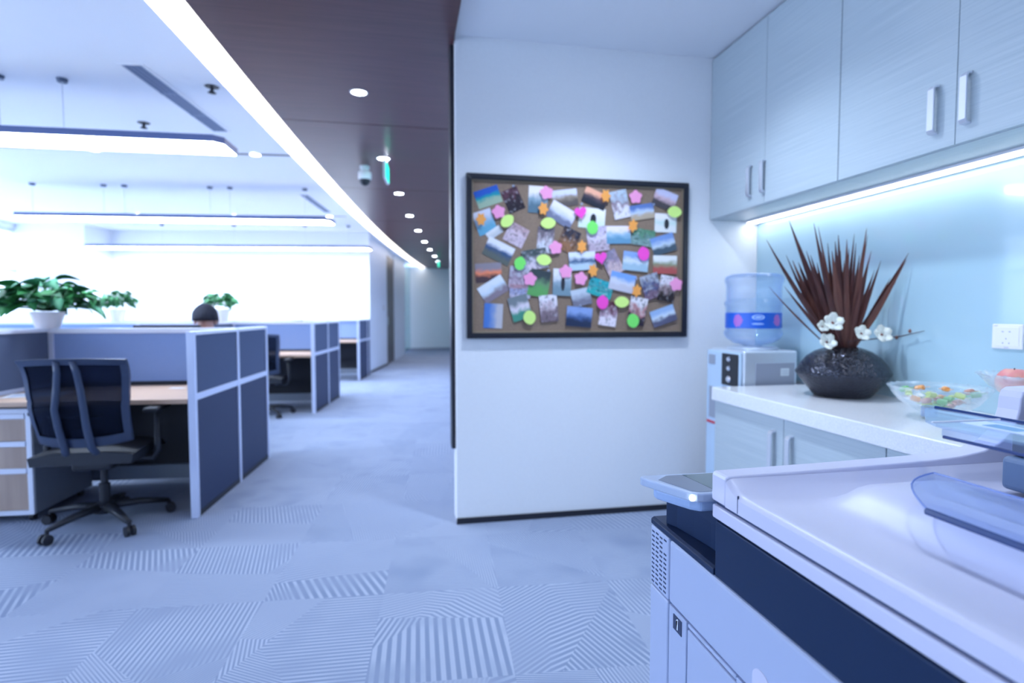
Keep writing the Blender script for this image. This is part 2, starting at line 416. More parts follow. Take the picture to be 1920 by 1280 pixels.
for i, (x, y) in enumerate(DL):
    dlt = downlight(x, y, ZS, ordn[i] + ' round downlight counted from the camera in the dark wood corridor ceiling', 'corridor downlights', .055 if i else .05)
    ld = bpy.data.lights.new('lamp', 'SPOT'); ld.energy = 13; ld.color = (.80, .88, 1.0); ld.spot_size = 1.7; ld.spot_blend = .8; ld.shadow_soft_size = .05
    lo_ = bpy.data.objects.new('lamp', ld); C.objects.link(lo_); lo_.parent = dlt; lo_.location = (0, 0, -.015)
M_trackslot = mat('slot_black', (.01, .012, .02), .6)
for (p, a, n, x0, name) in (((-1.12, 6.25), R(4.5), 2, -.38, 'between the nearest two hanging lights'), ((-.95, 9.95), R(7), 4, -.28, 'behind the middle hanging light')):
    t = thing('ceiling_slot', 'black linear slot in the white office ceiling ' + name, 'ceiling slot', (p[0], p[1], ZO), -a)
    B(-5.2, 0, -.03, .03, -.003, .004).build('slot', M_trackslot, t); B(-5.21, .01, -.04, -.03, -.005, .002).build('edge', M_white, t); B(-5.21, .01, .03, .04, -.005, .002).build('edge', M_white, t)
    for i in range(n):
        u = -x0 + 1.55 * i; q = rad(p, a, u, -.0)
        downlight(q[0], q[1], ZO - .006, '%s round spotlight from the corridor in the ceiling slot %s' % (['first', 'second', 'third', 'fourth'][i], name), 'office slot spotlights', .05)
# air diffusers
def diffuser(p, q, w, label):
    d = Vector((q[0] - p[0], q[1] - p[1])); L = d.length; a = math.atan2(d.y, d.x)
    t = thing('air_diffuser', label, 'air vent', (p[0], p[1], ZO), a, 'linear ceiling air vents')
    B(0, L, 0, w, -.001, .006).build('backing', mat('vent_dark', (.10, .14, .24), .6), t)
    fr = MB(); fr.box(-.02, L + .02, -.02, 0, -.006, .004).box(-.02, L + .02, w, w + .02, -.006, .004).box(-.02, 0, 0, w, -.006, .004).box(L, L + .02, 0, w, -.006, .004)
    fr.build('frame', M_ceil, t)
    for i in range(4):
        y = w * (i + .5) / 4; B(0, L, y - w / 13, y + w / 13, -.005, .001).build('blade', mat('vent_blade', (.16, .22, .36), .5), t)
    for x in (L * .36, L * .70): B(x - .02, x + .02, 0, w, -.0055, .0).build('joint', mat('vent_blade', (.16, .22, .36), .5), t)
diffuser((-1.70, 4.2), (-1.55, 5.55), .13, 'long grey slotted air vent above the nearest desk')
diffuser((-1.30, 8.25), (-1.15, 9.6), .11, 'small grey slotted air vent beyond the middle hanging light')
# sprinklers / detector
def sprinkler(x, y, label):
    t = thing('sprinkler', label, 'sprinkler', (x, y, ZO), 0, 'ceiling sprinklers')
    MB().lathe([(.045, -.004), (.05, .0)], 14).build('escutcheon', M_black, t); MB().lathe([(.012, -.05), (.03, -.045), (.012, -.03), (.012, -.004)], 10).build('head', M_black, t)
sprinkler(-1.36, 4.5, 'black ceiling sprinkler between the air vent and the cream light strip')
sprinkler(-2.2, 5.45, 'black ceiling sprinkler just above the nearest hanging light')
# dome camera, exit signs
t = thing('dome_camera', 'white security dome camera hanging under the dark wood ceiling', 'camera', (-.387, 6.05, ZS))
MB().lathe([(.05, 0), (.05, -.03), (.035, -.04), (.035, -.07)], 18).build('mount', M_white, t, smooth=True, autosmooth=40)
MB().lathe([(.06, -.055), (.068, -.07), (.068, -.12), (.06, -.135)], 20).build('housing', M_white, t, smooth=True, autosmooth=40)
MB().lathe([(.056, -.135), (.05, -.165), (.034, -.188), (.014, -.198), (0, -.2)], 20, closed=False).build('dome', M_black, t, smooth=True)
def exit_sign(x, y, a, label, L=.32):
    t = thing('exit_sign', label, 'exit sign', (x, y, ZS), a, 'green exit signs')
    MB().tube([(0, -L / 3, 0), (0, -L / 3, -.07)], .005, 6).build('rod', M_alu, t); MB().tube([(0, L / 3, 0), (0, L / 3, -.07)], .005, 6).build('rod', M_alu, t)
    B(-.012, .012, -L / 2, L / 2, -.24, -.07).build('case', M_white, t, bevel=.003)
    B(-.0135, .0135, -L / 2 + .012, L / 2 - .012, -.23, -.08).build('face', mat('exit_green', (.0, .45, .28), .3, emit=(.0, .75, .45), power=.9), t)
exit_sign(-.16, 5.62, -R(4), 'green lit exit sign hanging beside the dome camera')
exit_sign(.93, 15.6, -R(9), 'distant green exit sign at the corridor end')
# ------------------------------------------------------------------ upper cabinets
def bar_handle(parent, x, y, z0, z1, name='handle'):
    """flat bow handle standing off a door that faces -x"""
    b = MB(); w = .013; d = .026
    pts = [(x, z0), (x - d * .75, z0 + .004), (x - d, z0 + .016), (x - d, z1 - .016), (x - d * .75, z1 - .004), (x, z1), (x, z1 - .009), (x - d * .6, z1 - .011), (x - d + .007, z1 - .021), (x - d + .007, z0 + .021), (x - d * .6, z0 + .011), (x, z0 + .009)]
    b.prism(pts, 'y', y - w, y + w); return b.build(name, M_alu, parent, bevel=.002)
XU, ZU = 1.858, 1.797
def upper(y_far, y_mid, y_near, label):
    t = thing('wall_cabinet', label, 'cabinet', (XU, (y_far + y_near) / 2, ZU), 0, 'laminate wall cabinets'); yo = (y_far + y_near) / 2
    hgt = ZP - ZU - .002
    B(.020, XW - XU - .001, y_near - yo, y_far - yo, 0, hgt).build('body', M_cab, t)
    for a, b_, hy in ((y_far, y_mid, y_mid + (.115 if y_far > 3 else .075)), (y_mid, y_near, y_mid - (.0 if y_far > 3 else .042))):
        d = B(0, .0185, b_ - yo + .0015, a - yo - .0015, .002, hgt - .012).build('door', M_cab, t, bevel=.001)
        bar_handle(d, 0, hy - yo, .055, .228)
upper(YW - .003, 2.668, 2.159, 'pale laminate wall cabinet in the corner beside the photo board')
upper(2.157, 1.629, 1.095, 'pale laminate wall cabinet nearer the camera, cut by the frame edge')
upper(1.093, .57, .04, 'pale laminate wall cabinet past the right edge of the picture')
t = thing('cabinet_light', 'bright led strip under the wall cabinets along the glass', 'light strip', (2.13, 1.6, ZU))
B(-.035, .035, -1.55, 1.59, -.012, -.0005).build('housing', M_white, t); B(-.028, .028, -1.54, 1.58, -.0155, -.0125).build('diffuser', M_shelf, t)

# ------------------------------------------------------------------ counter
ZC, XC, YC = .84, 1.567, 2.653
M_stone = grainy('white_quartz', (.86, .85, .86), (.70, .71, .76), (260, 260, 260), rough=.16, detail=3)
tag(B(XC, XW - .007, .1, YC, ZC - .067, ZC).build('worktop', M_stone, bevel=.004), 'long white speckled quartz worktop under the wall cabinets', 'worktop')
def base_unit(y_far, y_mid, y_near, label):
    yo = (y_far + y_near) / 2
    t = thing('base_cabinet', label, 'cabinet', (XC + .02, yo, 0), 0, 'laminate base cabinets')
    D = XW - .01 - XC - .02; top = ZC - .068
    B(.02, D, y_near - yo, y_far - yo, .10, top).build('body', M_cab, t); B(.06, D, y_near - yo, y_far - yo, 0, .10).build('plinth', mat('plinth_grey', (.3, .33, .38), .5), t)
    for a, b_, hy in ((y_far, y_mid, y_mid + .062), (y_mid, y_near, y_mid - .052)):
        d = B(0, .019, b_ - yo + .0015, a - yo - .0015, .105, top - .004).build('door', M_cab, t, bevel=.001)
        bar_handle(d, 0, hy - yo, .535, .712)
base_unit(YC - .004, 2.109, 1.592, 'pale laminate base cabinet at the water dispenser end of the worktop')
base_unit(1.590, 1.06, .53, 'pale laminate base cabinet behind the copier')

# ------------------------------------------------------------------ socket
t = thing('wall_socket', 'white five-hole wall socket on the blue glass above the fruit bowl', 'socket', (XW - .006, 1.681, 1.136))
M_sock = mat('socket_white', (.84, .82, .88), .3)
B(-.010, 0, -.054, .054, -.046, .046).build('plate', M_sock, t, bevel=.004, seg=3)
B(-.0125, -.009, -.044, .044, -.036, .036).build('face', M_sock, t, bevel=.002)
for y, z, w, h in ((.012, .018, .006, .0022), (-.012, .018, .006, .0022), (0, -.008, .002, .004), (.011, -.024, .0022, .004), (-.011, -.024, .0022, .004)):
    B(-.0132, -.0122, y - w / 2, y + w / 2, z - h / 2, z + h / 2).build('slot', mat('socket_slot', (.03, .04, .10), .6), t)
B(-.0108, -.0098, .033, .047, .0385, .0405).build('maker_mark', mat('faint_print', (.35, .35, .5), .5), t)
B(-.0108, -.0098, -.008, .008, -.0415, -.0395).build('maker_mark', mat('faint_print', (.35, .35, .5), .5), t)

# ------------------------------------------------------------------ water dispenser
DX, DY = 1.755, 2.86
t = thing('water_dispenser', 'silver water dispenser standing between the counter end and the board wall', 'water dispenser', (DX, DY, 0))
M_silver = mat('silver_paint', (.62, .68, .76), .3, .35); M_dgrey = mat('dispenser_grey', (.32, .35, .43), .4)
B(.02, .345, -.17, .17, .03, 1.02).build('body', M_silver, t, bevel=.012, seg=3)
B(0, .02, -.165, .165, .03, 1.012).build('front_panel', mat('dispenser_blue_white', (.52, .66, .82), .3), t, bevel=.008, seg=2)
B(.09, .325, -.1735, -.169, .30, .955).build('side_panel', M_dgrey, t, bevel=.002)
cp = B(-.006, .002, -.155, .0, .825, 1.0).build('control_panel', M_black, t, bevel=.003)
for z in (.972, .922, .862):
    r = .015 if z > .87 else .02
    MB().lathe([(r, 0), (r, .01), (r * .7, .016), (0, .017)], 14).build('knob', M_chrome, cp, loc=(-.006, -.085, z), rot=(0, -PI / 2, 0))
B(-.004, .002, .075, .14, .93, .985).build('display', M_dgrey, t, bevel=.002)
B(-.005, .002, .01, .15, .585, .60).build('red_stripe', mat('stripe_red', (.55, .05, .08), .4), t)
B(-.003, .001, -.13, .13, .62, .80).build('tap_recess', M_dgrey, t)
B(.24, .29, -.1745, -.1734, .885, .925).build('sticker', mat('sticker_white', (.75, .82, .86), .4), t)
for z in (.895, .905, .915): B(.245, .285, -.1752, -.1744, z - .002, z + .001).build('sticker_text', mat('print_grey', (.35, .4, .5), .5), t)
for x in (.06, .30):
    for y in (-.13, .13): MB().lathe([(.018, 0), (.018, .032)], 10).build('foot', M_black, t, loc=(x, y, 0))
MB().lathe([(.135, 0), (.14, .008), (.125, .016), (.10, .018)], 28).build('bottle_seat', M_silver, t, loc=(.185, 0, 1.02), smooth=True, autosmooth=40)
BX, BY, BZ = DX + .185, DY, 1.03
t = thing('water_bottle', 'large upturned blue-tinted water bottle on the dispenser', 'water bottle', (BX, BY, BZ))
M_bottle = clear('blue_bottle', (.93, .96, 1.0), .08, (.22, .40, .80), rough=.08, edge=.55)
pr = [(.045, 0), (.05, .012), (.105, .026), (.140, .050), (.152, .068), (.156, .082), (.151, .096), (.147, .104), (.147, .20), (.148, .225), (.151, .234), (.156, .243), (.156, .252), (.150, .262), (.146, .272), (.146, .335), (.148, .355), (.154, .368), (.156, .385), (.150, .402), (.125, .412), (.06, .406), (0, .40)]
MB().lathe(pr, 40).build('shell', M_bottle, t, smooth=True)
M_lab = mat('bottle_label', (.02, .12, .62), .35); lt = NT(M_lab)
sx = lt.n('SeparateXYZ'); lt.l(lt.coord('Object'), sx.inputs[0])
an = lt.m('ARCTAN2', sx.outputs[1], sx.outputs[0])
zz = lt.m('SUBTRACT', sx.outputs[2], .153)
def blob(cols, a0, z0, wa, wz, col, ring=False, ragged=0.0):
    da = lt.m('DIVIDE', lt.m('SUBTRACT', an, a0), wa); dz = lt.m('DIVIDE', lt.m('SUBTRACT', zz, z0), wz)
    d = lt.m('SQRT', lt.m('ADD', lt.m('MULTIPLY', da, da), lt.m('MULTIPLY', dz, dz)))
    if ragged: d = lt.m('ADD', d, lt.m('MULTIPLY_ADD', lt.noise(lt.coord('Object'), 90, 2), ragged, -ragged / 2))
    f = lt.m('LESS_THAN', d, 1.0)
    if ring: f = lt.m('MULTIPLY', f, lt.m('GREATER_THAN', d, .72))
    return lt.mix(f, cols, col)
VA = math.atan2(-BY, -BX)          # side of the bottle that faces the room
c_ = lt.mix(lt.m('MULTIPLY_ADD', lt.noise(lt.coord('Object'), 30, 2), .6, -.2, clamp=True), (.015, .11, .60), (.03, .2, .75))
for a_ in (-.55, .95, -2.05, 2.4): c_ = blob(c_, VA + a_, 0.0, .17, .032, (.45, .14, .55), ragged=.9)
for a_ in (.18, -1.3, 1.65): 
    c_ = blob(c_, VA + a_, .018, .22, .014, (.45, .62, .95), ring=True); c_ = blob(c_, VA + a_, .018, .12, .005, (.45, .62, .95), ragged=.8)
    c_ = blob(c_, VA + a_, -.018, .22, .005, (.35, .52, .92), ragged=.9)
lt.l(c_, lt.b.inputs['Base Color'])
MB().lathe([(.1485, .110), (.1485, .196)], 48, closed=False).build('label_band', M_lab, t, smooth=True)
MB().lathe([(0, .062), (.135, .062), (.144, .08), (.144, .24), (.143, .275), (0, .275)], 32, closed=False).build('water', clear('water_body', (.95, .98, 1), .04, (.6, .78, 1), ior=1.2), t, smooth=True)

# ------------------------------------------------------------------ vase with dried leaves and blossom
VX, VY = 1.985, 2.244
M_vase = mat('dark_hammered_metal', (.05, .053, .07), .17, .85); vt = NT(M_vase)
vo = vt.n('TexVoronoi'); vo.inputs['Scale'].default_value = 85; vt.l(vt.map(vt.coord('Object'), (1, 1, 1.5)), vo.inputs['Vector'])
bp = vt.n('Bump'); bp.inputs['Strength'].default_value = .75; bp.inputs['Distance'].default_value = .006
vt.l(vo.outputs['Distance'], bp.inputs['Height']); vt.l(bp.outputs[0], vt.b.inputs['Normal'])
t = thing('vase', 'squat dark hammered metal vase on the white worktop', 'vase', (VX, VY, ZC))
MB().lathe([(.112, 0), (.118, .004), (.150, .045), (.180, .085), (.194, .104), (.1955, .112), (.190, .122), (.176, .150), (.150, .182), (.115, .208), (.08, .222), (.062, .228), (.058, .226), (.055, .215), (.05, .12), (0, .10)], 56).build('body', M_vase, t, smooth=True, autosmooth=50)
M_leaf = grainy('dried_maroon_leaf', (.060, .016, .017), (.12, .035, .028), (40, 40, 4), rough=.5, detail=3)
M_leaf2 = grainy('dried_rust_leaf', (.20, .07, .045), (.10, .03, .025), (40, 40, 4), rough=.5, detail=3)
t = thing('dried_leaf_bunch', 'spray of maroon dried strap leaves standing in the dark vase', 'dried leaves', (VX, VY, ZC + .2))
O = Vector((VX, VY, ZC + .2))
def blade(root, tip, w, m, bend=0.0, wpos=.5):
    P0 = Vector(root) - O; P1 = Vector(tip) - O; d = (P1 - P0)
    side = d.cross(DV).normalized(); out = Vector(((P1 - P0).x, (P1 - P0).y, 0)) * bend
    top = []; bot = []
    N = 9
    for i in range(N):
        s = i / (N - 1); c = P0 + d * s + out * (s * (1 - s)) + Vector((0, 0, .12 * bend)) * s * (1 - s)
        ww = w * (.35 + .65 * min(1, s / wpos)) if s < wpos else w * max(.03, 1 - ((s - wpos) / (1 - wpos)) ** 1.3)
        fold = DV * (ww * .35)
        top.append([c - side * ww, c + fold, c + side * ww]); e = DV * .0012
        bot.append([c - side * ww + e, c + fold + e, c + side * ww + e])
    MB().sheet(top, bot).build('leaf', m, t)
tips = [(1479, 412, .013), (1437, 449, .010), (1526, 418, .012), (1534, 424, .008), (1572, 440, .014), (1566, 452, .013), (1602, 438, .007), (1625, 428, .012), (1627, 440, .006), (1634, 470, .009), (1704, 474, .011), (1700, 486, .013),
        (1680, 528, .010), (1640, 506, .010), (1474, 478, .008), (1486, 488, .012), (1497, 492, .012), (1512, 470, .010), (1470, 536, .008), (1441, 536, .0035), (1505, 490, .013), (1552, 455, .009), (1592, 466, .011), (1583, 488, .012), (1612, 478, .009),
        (1520, 478, .012), (1541, 500, .011), (1560, 470, .015), (1645, 505, .008), (1500, 505, .013), (1532, 492, .012), (1576, 470, .014), (1602, 505, .013), (1618, 520, .012), (1548, 520, .013), (1590, 530, .014), (1514, 520, .014), (1665, 540, .008), (1490, 520, .010), (1565, 500, .014), (1628, 500, .010), (1540, 470, .010), (1692, 496, .008), (1670, 520, .009), (1652, 488, .008), (1660, 548, .010), (1605, 455, .009), (1588, 448, .010)]
for i, (px, py, w) in enumerate(tips):
    off = random.uniform(-.07, .06); P = at_y(px, py, VY + off)
    if P.x > 2.165: P = at_x(px, py, 2.165)
    f = (px - 1572) / 130
    root = Vector((VX + .030 * f * RV.x, VY + .030 * f * RV.y + .015 * (1 if off > 0 else -1), ZC + .205))
    blade(root, P, w * 1.25, M_leaf2 if i % 4 == 3 else M_leaf, bend=random.uniform(.05, .3), wpos=random.uniform(.35, .55))
M_petal = mat('white_petal', (.86, .88, .80), .5); M_stem = mat('twig_brown', (.07, .035, .04), .7); M_bud = mat('bud_brown', (.22, .09, .07), .6)
def petal_mesh():
    rows = []; rb = []
    for i in range(6):
        s = i / 5; w = .0125 * math.sin(PI * min(1, .12 + s * .80)) ** .8; z = .006 * s * s
        rows.append([(s * .025, -w, z + .002), (s * .025, 0, z), (s * .025, w, z + .002)]); rb.append([(a, b, c - .0007) for a, b, c in rows[-1]])
    me = MB().sheet(rows, rb).mesh('petal', True); me.materials.append(M_petal); return me
pm = petal_mesh()
def flower(par, wp, scale=1.0, roll=0, tilt=.4):
    org = Vector(par.location); f = bpy.data.objects.new('blossom', MB().lathe([(0, -.002), (.004, 0), (.0045, .003), (0, .006)], 10).mesh('blossom', True)); f.data.materials.append(M_bud)
    C.objects.link(f); f.parent = par; f.location = Vector(wp) - org; f.scale = (scale,) * 3
    n = (-DV * 1.0 + Vector((0, 0, tilt))).normalized(); q = n.to_track_quat('Z', 'Y'); f.rotation_mode = 'QUATERNION'; f.rotation_quaternion = q
    for k in range(5):
        p = bpy.data.objects.new('petal', pm); C.objects.link(p); p.parent = f; p.rotation_euler = (0, -.12, roll + 2 * PI * k / 5); p.location = (0, 0, .002)
def near_wall(px, py, Y):
    P = at_y(px, py, Y); return P if P.x < 2.16 else at_x(px, py, 2.16)
def twig(label, pts, flowers, buds):
    W = [near_wall(px, py, Y) for px, py, Y in pts]; root = Vector((VX + (.02 if pts[-1][0] > 1575 else -.02), VY - .03, ZC + .19))
    tw = thing('blossom_twig', label, 'blossom', tuple(root)); L = [Vector((0, 0, 0))] + [w - root for w in W]
    MB().tube(L, [.003] + [.0026] * (len(L) - 2) + [.0012], 7).build('stem', M_stem, tw, smooth=True)
    for px, py, Y, s, r in flowers: flower(tw, near_wall(px, py, Y), s * 1.4, r)
    for px, py, Y in buds: MB().lathe([(0, -.009), (.006, -.004), (.007, .002), (.004, .008), (0, .011)], 10).build('bud', M_bud, tw, smooth=True, loc=tuple(near_wall(px, py, Y) - root))
YF = VY - .09
twig('bare twig with two white blossoms and brown buds reaching right over the vase', [(1590, 640, YF), (1650, 634, YF), (1690, 630, YF - .01), (1733, 620, YF - .02)], [(1614, 626, YF, 1.1, .1), (1652, 628, YF, 1.25, .5)], [(1681, 633, YF), (1706, 621, YF - .01)])
twig('short twig with three white blossoms at the left of the dark vase', [(1553, 648, YF), (1548, 630, YF), (1556, 606, YF - .01)], [(1560, 606, YF - .01, 1.3, .2), (1549, 642, YF - .015, 1.15, .9), (1541, 613, YF + .005, .8, .4)], [])

# ------------------------------------------------------------------ glass bowls, sweets and fruit
M_glass = clear('cut_glass', (.95, .97, .98), .05, (.8, .86, .92), rough=.03, ior=1.5, edge=.25)
def scal(n, amp): return lambda a, r, z: 1 + amp * abs(math.sin(a * n / 2)) * min(1, r / .08) * .6
def bowl(name, label, c, prof_out, th=.004, n=12):
    t = thing(name, label, 'bowl', c)
    inner = [(max(0, r - th), z + th * .6) for r, z in reversed(prof_out) if z >= prof_out[-1][1] * .28]
    MB().lathe(prof_out + inner + [(0, inner[-1][1])], 72, wob=scal(n, .05)).build('dish', M_glass, t, smooth=True)
    R_, Z_ = prof_out[-1]
    for k in range(n * 2):
        a = 2 * PI * (k + .5) / (n * 2)
        MB().lathe([(0, -.004), (.0045, -.002), (.0055, .001), (.003, .005), (0, .006)], 8).build('rim_bead', M_glass, t, smooth=True, loc=(R_ * 1.02 * math.cos(a), R_ * 1.02 * math.sin(a), Z_))
    return t
CB = (1.90, 1.69, ZC)
bowl('candy_bowl', 'low scalloped clear glass bowl filled with wrapped sweets', CB, [(.050, 0), (.052, .006), (.045, .014), (.05, .02), (.085, .036), (.118, .062), (.14, .092), (.152, .115)])
cols = [('yellow-green', (.62, .72, .16), 8), ('leaf green', (.18, .50, .16), 5), ('orange', (.85, .38, .12), 5), ('white', (.85, .84, .82), 6), ('pink-brown', (.62, .34, .28), 5)]
cm = {}
for nme, col, k in cols:
    b = MB(); b.lathe([(.0, -.016), (.010, -.014), (.011, 0), (.010, .014), (0, .016)], 10)
    b.prism([(-.012, .012), (.012, .012), (.004, .015), (.013, .030), (-.013, .030), (-.004, .015)], 'y', -.001, .001)
    b.prism([(-.004, -.015), (.004, -.015), (.013, -.030), (-.013, -.030)], 'y', -.001, .001)
    me = b.mesh('wrapped_sweet'); me.materials.append(mat('wrapper_' + nme.replace(' ', '_').replace('-', '_'), col, .25, coat=.4)); cm[nme] = me
slots = []
for ring, n_, z in ((.0, 1, .045), (.038, 6, .050), (.075, 10, .070), (.03, 4, .072), (.105, 8, .098)):
    for k in range(n_): a = 2 * PI * k / n_ + ring * 20; slots.append((ring * math.cos(a), ring * math.sin(a), z))
pool = [nme for nme, col, k in cols for _ in range(k)]; random.shuffle(pool)
for (x, y, z), nme in zip(slots, pool):
    o = bpy.data.objects.new('wrapped_sweet', cm[nme]); C.objects.link(o)
    o.location = (CB[0] + x, CB[1] + y, CB[2] + z); o.rotation_euler = (random.uniform(1.1, 1.9), random.uniform(-.3, .3), random.uniform(0, 6.28))
    tag(o, nme + ' wrapped sweet in the low glass bowl', 'candy', nme + ' sweets in the glass bowl')
FB = (1.885, 1.36, ZC)
bowl('fruit_bowl', 'footed clear glass fruit bowl with beaded rim by the socket', FB, [(.065, 0), (.066, .006), (.03, .02), (.018, .045), (.017, .08), (.03, .105), (.075, .128), (.112, .156), (.14, .192)], n=14)
M_peach = mat('peach_skin', (.70, .22, .20), .45); pt_ = NT(M_peach)
pt_.l(pt_.mix(pt_.m('MULTIPLY_ADD', pt_.noise(pt_.coord('Object'), 16, 2), 2.4, -.7, clamp=True), (.72, .20, .22), (.86, .44, .32)), pt_.b.inputs['Base Color'])
for i, (x, y, z, r, lb) in enumerate(((-.03, .045, .168, .046, 'rosy pink peach at the left of the footed glass bowl'), (.05, .0, .165, .044, 'rosy pink peach at the back of the footed glass bowl'), (-.025, -.05, .166, .044, 'rosy pink peach at the near side of the footed glass bowl'))):
    p = thing('peach', lb, 'fruit', (FB[0] + x, FB[1] + y, FB[2] + z), .7 * i, 'peaches in the glass bowl')
    prof = [(0, -r * .98)] + [(r * math.sin(a) * (1 + .03 * math.cos(a)), -r * math.cos(a)) for a in [PI * k / 12 for k in range(1, 11)]] + [(r * .28, r * .86), (r * .1, r * .80), (0, r * .78)]
    MB().lathe(prof, 24, wob=lambda a, rr, z: 1 - .05 * math.exp(-(a - PI) ** 2 * 14)).build('flesh', M_peach, p, smooth=True)
    MB().tube([(0, 0, r * .76), (.002, 0, r * .95)], .0018, 6).build('stalk', M_stem, p)

# ------------------------------------------------------------------ notice board
P0 = at_y(872, 330, YW); P1 = at_y(1285, 632, YW)
bx0, bx1, bz0, bz1 = .348, 1.702, 1.078, 2.010
t = thing('notice_board', 'black framed cork notice board on the white wall', 'notice board', ((bx0 + bx1) / 2, YW, bz0)); ox = (bx0 + bx1) / 2
hw = (bx1 - bx0) / 2; hh = bz1 - bz0; fw = .032
M_cork = grainy('cork', (.30, .21, .15), (.235, .165, .125), (90, 90, 90), rough=.9, detail=4)
B(-hw + fw * .6, hw - fw * .6, -.014, -.001, fw * .6, hh - fw * .6).build('cork_panel', M_cork, t)
for nm, pts, ax in (('frame_rail', [(-hw, 0), (hw, 0), (hw - fw, fw), (-hw + fw, fw)], 0), ('frame_rail', [(-hw, hh), (hw, hh), (hw - fw, hh - fw), (-hw + fw, hh - fw)], 0), ('frame_stile', [(-hw, 0), (-hw + fw, fw), (-hw + fw, hh - fw), (-hw, hh)], 0), ('frame_stile', [(hw, 0), (hw - fw, fw), (hw - fw, hh - fw), (hw, hh)], 0)):
    MB().prism(pts, 'y', -.036, -.001).build(nm, M_dark, t, bevel=.004)
M_gold = mat('gold_lip', (.34, .27, .19), .4, .5); g = .008
for a in ((-hw + fw, hw - fw, fw, fw + g), (-hw + fw, hw - fw, hh - fw - g, hh - fw), (-hw + fw, -hw + fw + g, fw + g, hh - fw - g), (hw - fw - g, hw - fw, fw + g, hh - fw - g)):
    B(a[0], a[1], -.026, -.013, a[2], a[3]).build('gold_lip', M_gold, t, bevel=.002)
YB = YW - .0145
def photo_mat(i, c0, c1, c2, kind):
    m = mat('photo_print_%02d' % i, (1, 1, 1), .35); q = NT(m); co = q.coord('Generated')
    s = q.n('SeparateXYZ'); q.l(co, s.inputs[0]); x, z = s.outputs[0], s.outputs[2]
    off = q.map(co, (1, 1, 1), loc=(i * 3.7, 0, i * 1.3)); nz = q.noise(off, 3.5, 3)
    h = q.m('ADD', z, q.m('MULTIPLY_ADD', nz, .5 if kind != 'p' else 1.3, -.25 if kind != 'p' else -.65))
    if kind == 'v': h = q.m('ADD', q.m('SUBTRACT', 1.0, x), q.m('MULTIPLY_ADD', nz, .4, -.2))
    r = q.n('ValToRGB'); q.l(h, r.inputs[0]); e = r.color_ramp
    e.elements[0].position = .28; e.elements[0].color = (*c2, 1); e.elements[1].position = .75; e.elements[1].color = (*c0, 1); n = e.elements.new(.5); n.color = (*c1, 1)
    col = r.outputs[0]
    if kind == 'p':
        n2 = q.m('MULTIPLY_ADD', q.noise(off, 7, 2), 6.0, -3.1, clamp=True); col = q.mix(n2, col, tuple(v * .35 for v in c2)); n3 = q.m('MULTIPLY_ADD', q.noise(q.map(co, loc=(i, 3, 9)), 6, 2), 8.0, -4.6, clamp=True); n3 = q.m('MULTIPLY', n3, .45); col = q.mix(n3, col, (.75, .72, .78))
    if kind == 'f':
        dx = q.m('MULTIPLY', q.m('SUBTRACT', x, .55), 9.0); dz = q.m('MULTIPLY', q.m('SUBTRACT', z, .45), 3.6)
        d = q.m('ADD', q.m('MULTIPLY', dx, dx), q.m('MULTIPLY', dz, dz)); col = q.mix(q.m('LESS_THAN', d, 1.0), col, (.02, .02, .03))
    q.l(col, q.b.inputs['Base Color']); return m
W_ = (195, 210, 240)
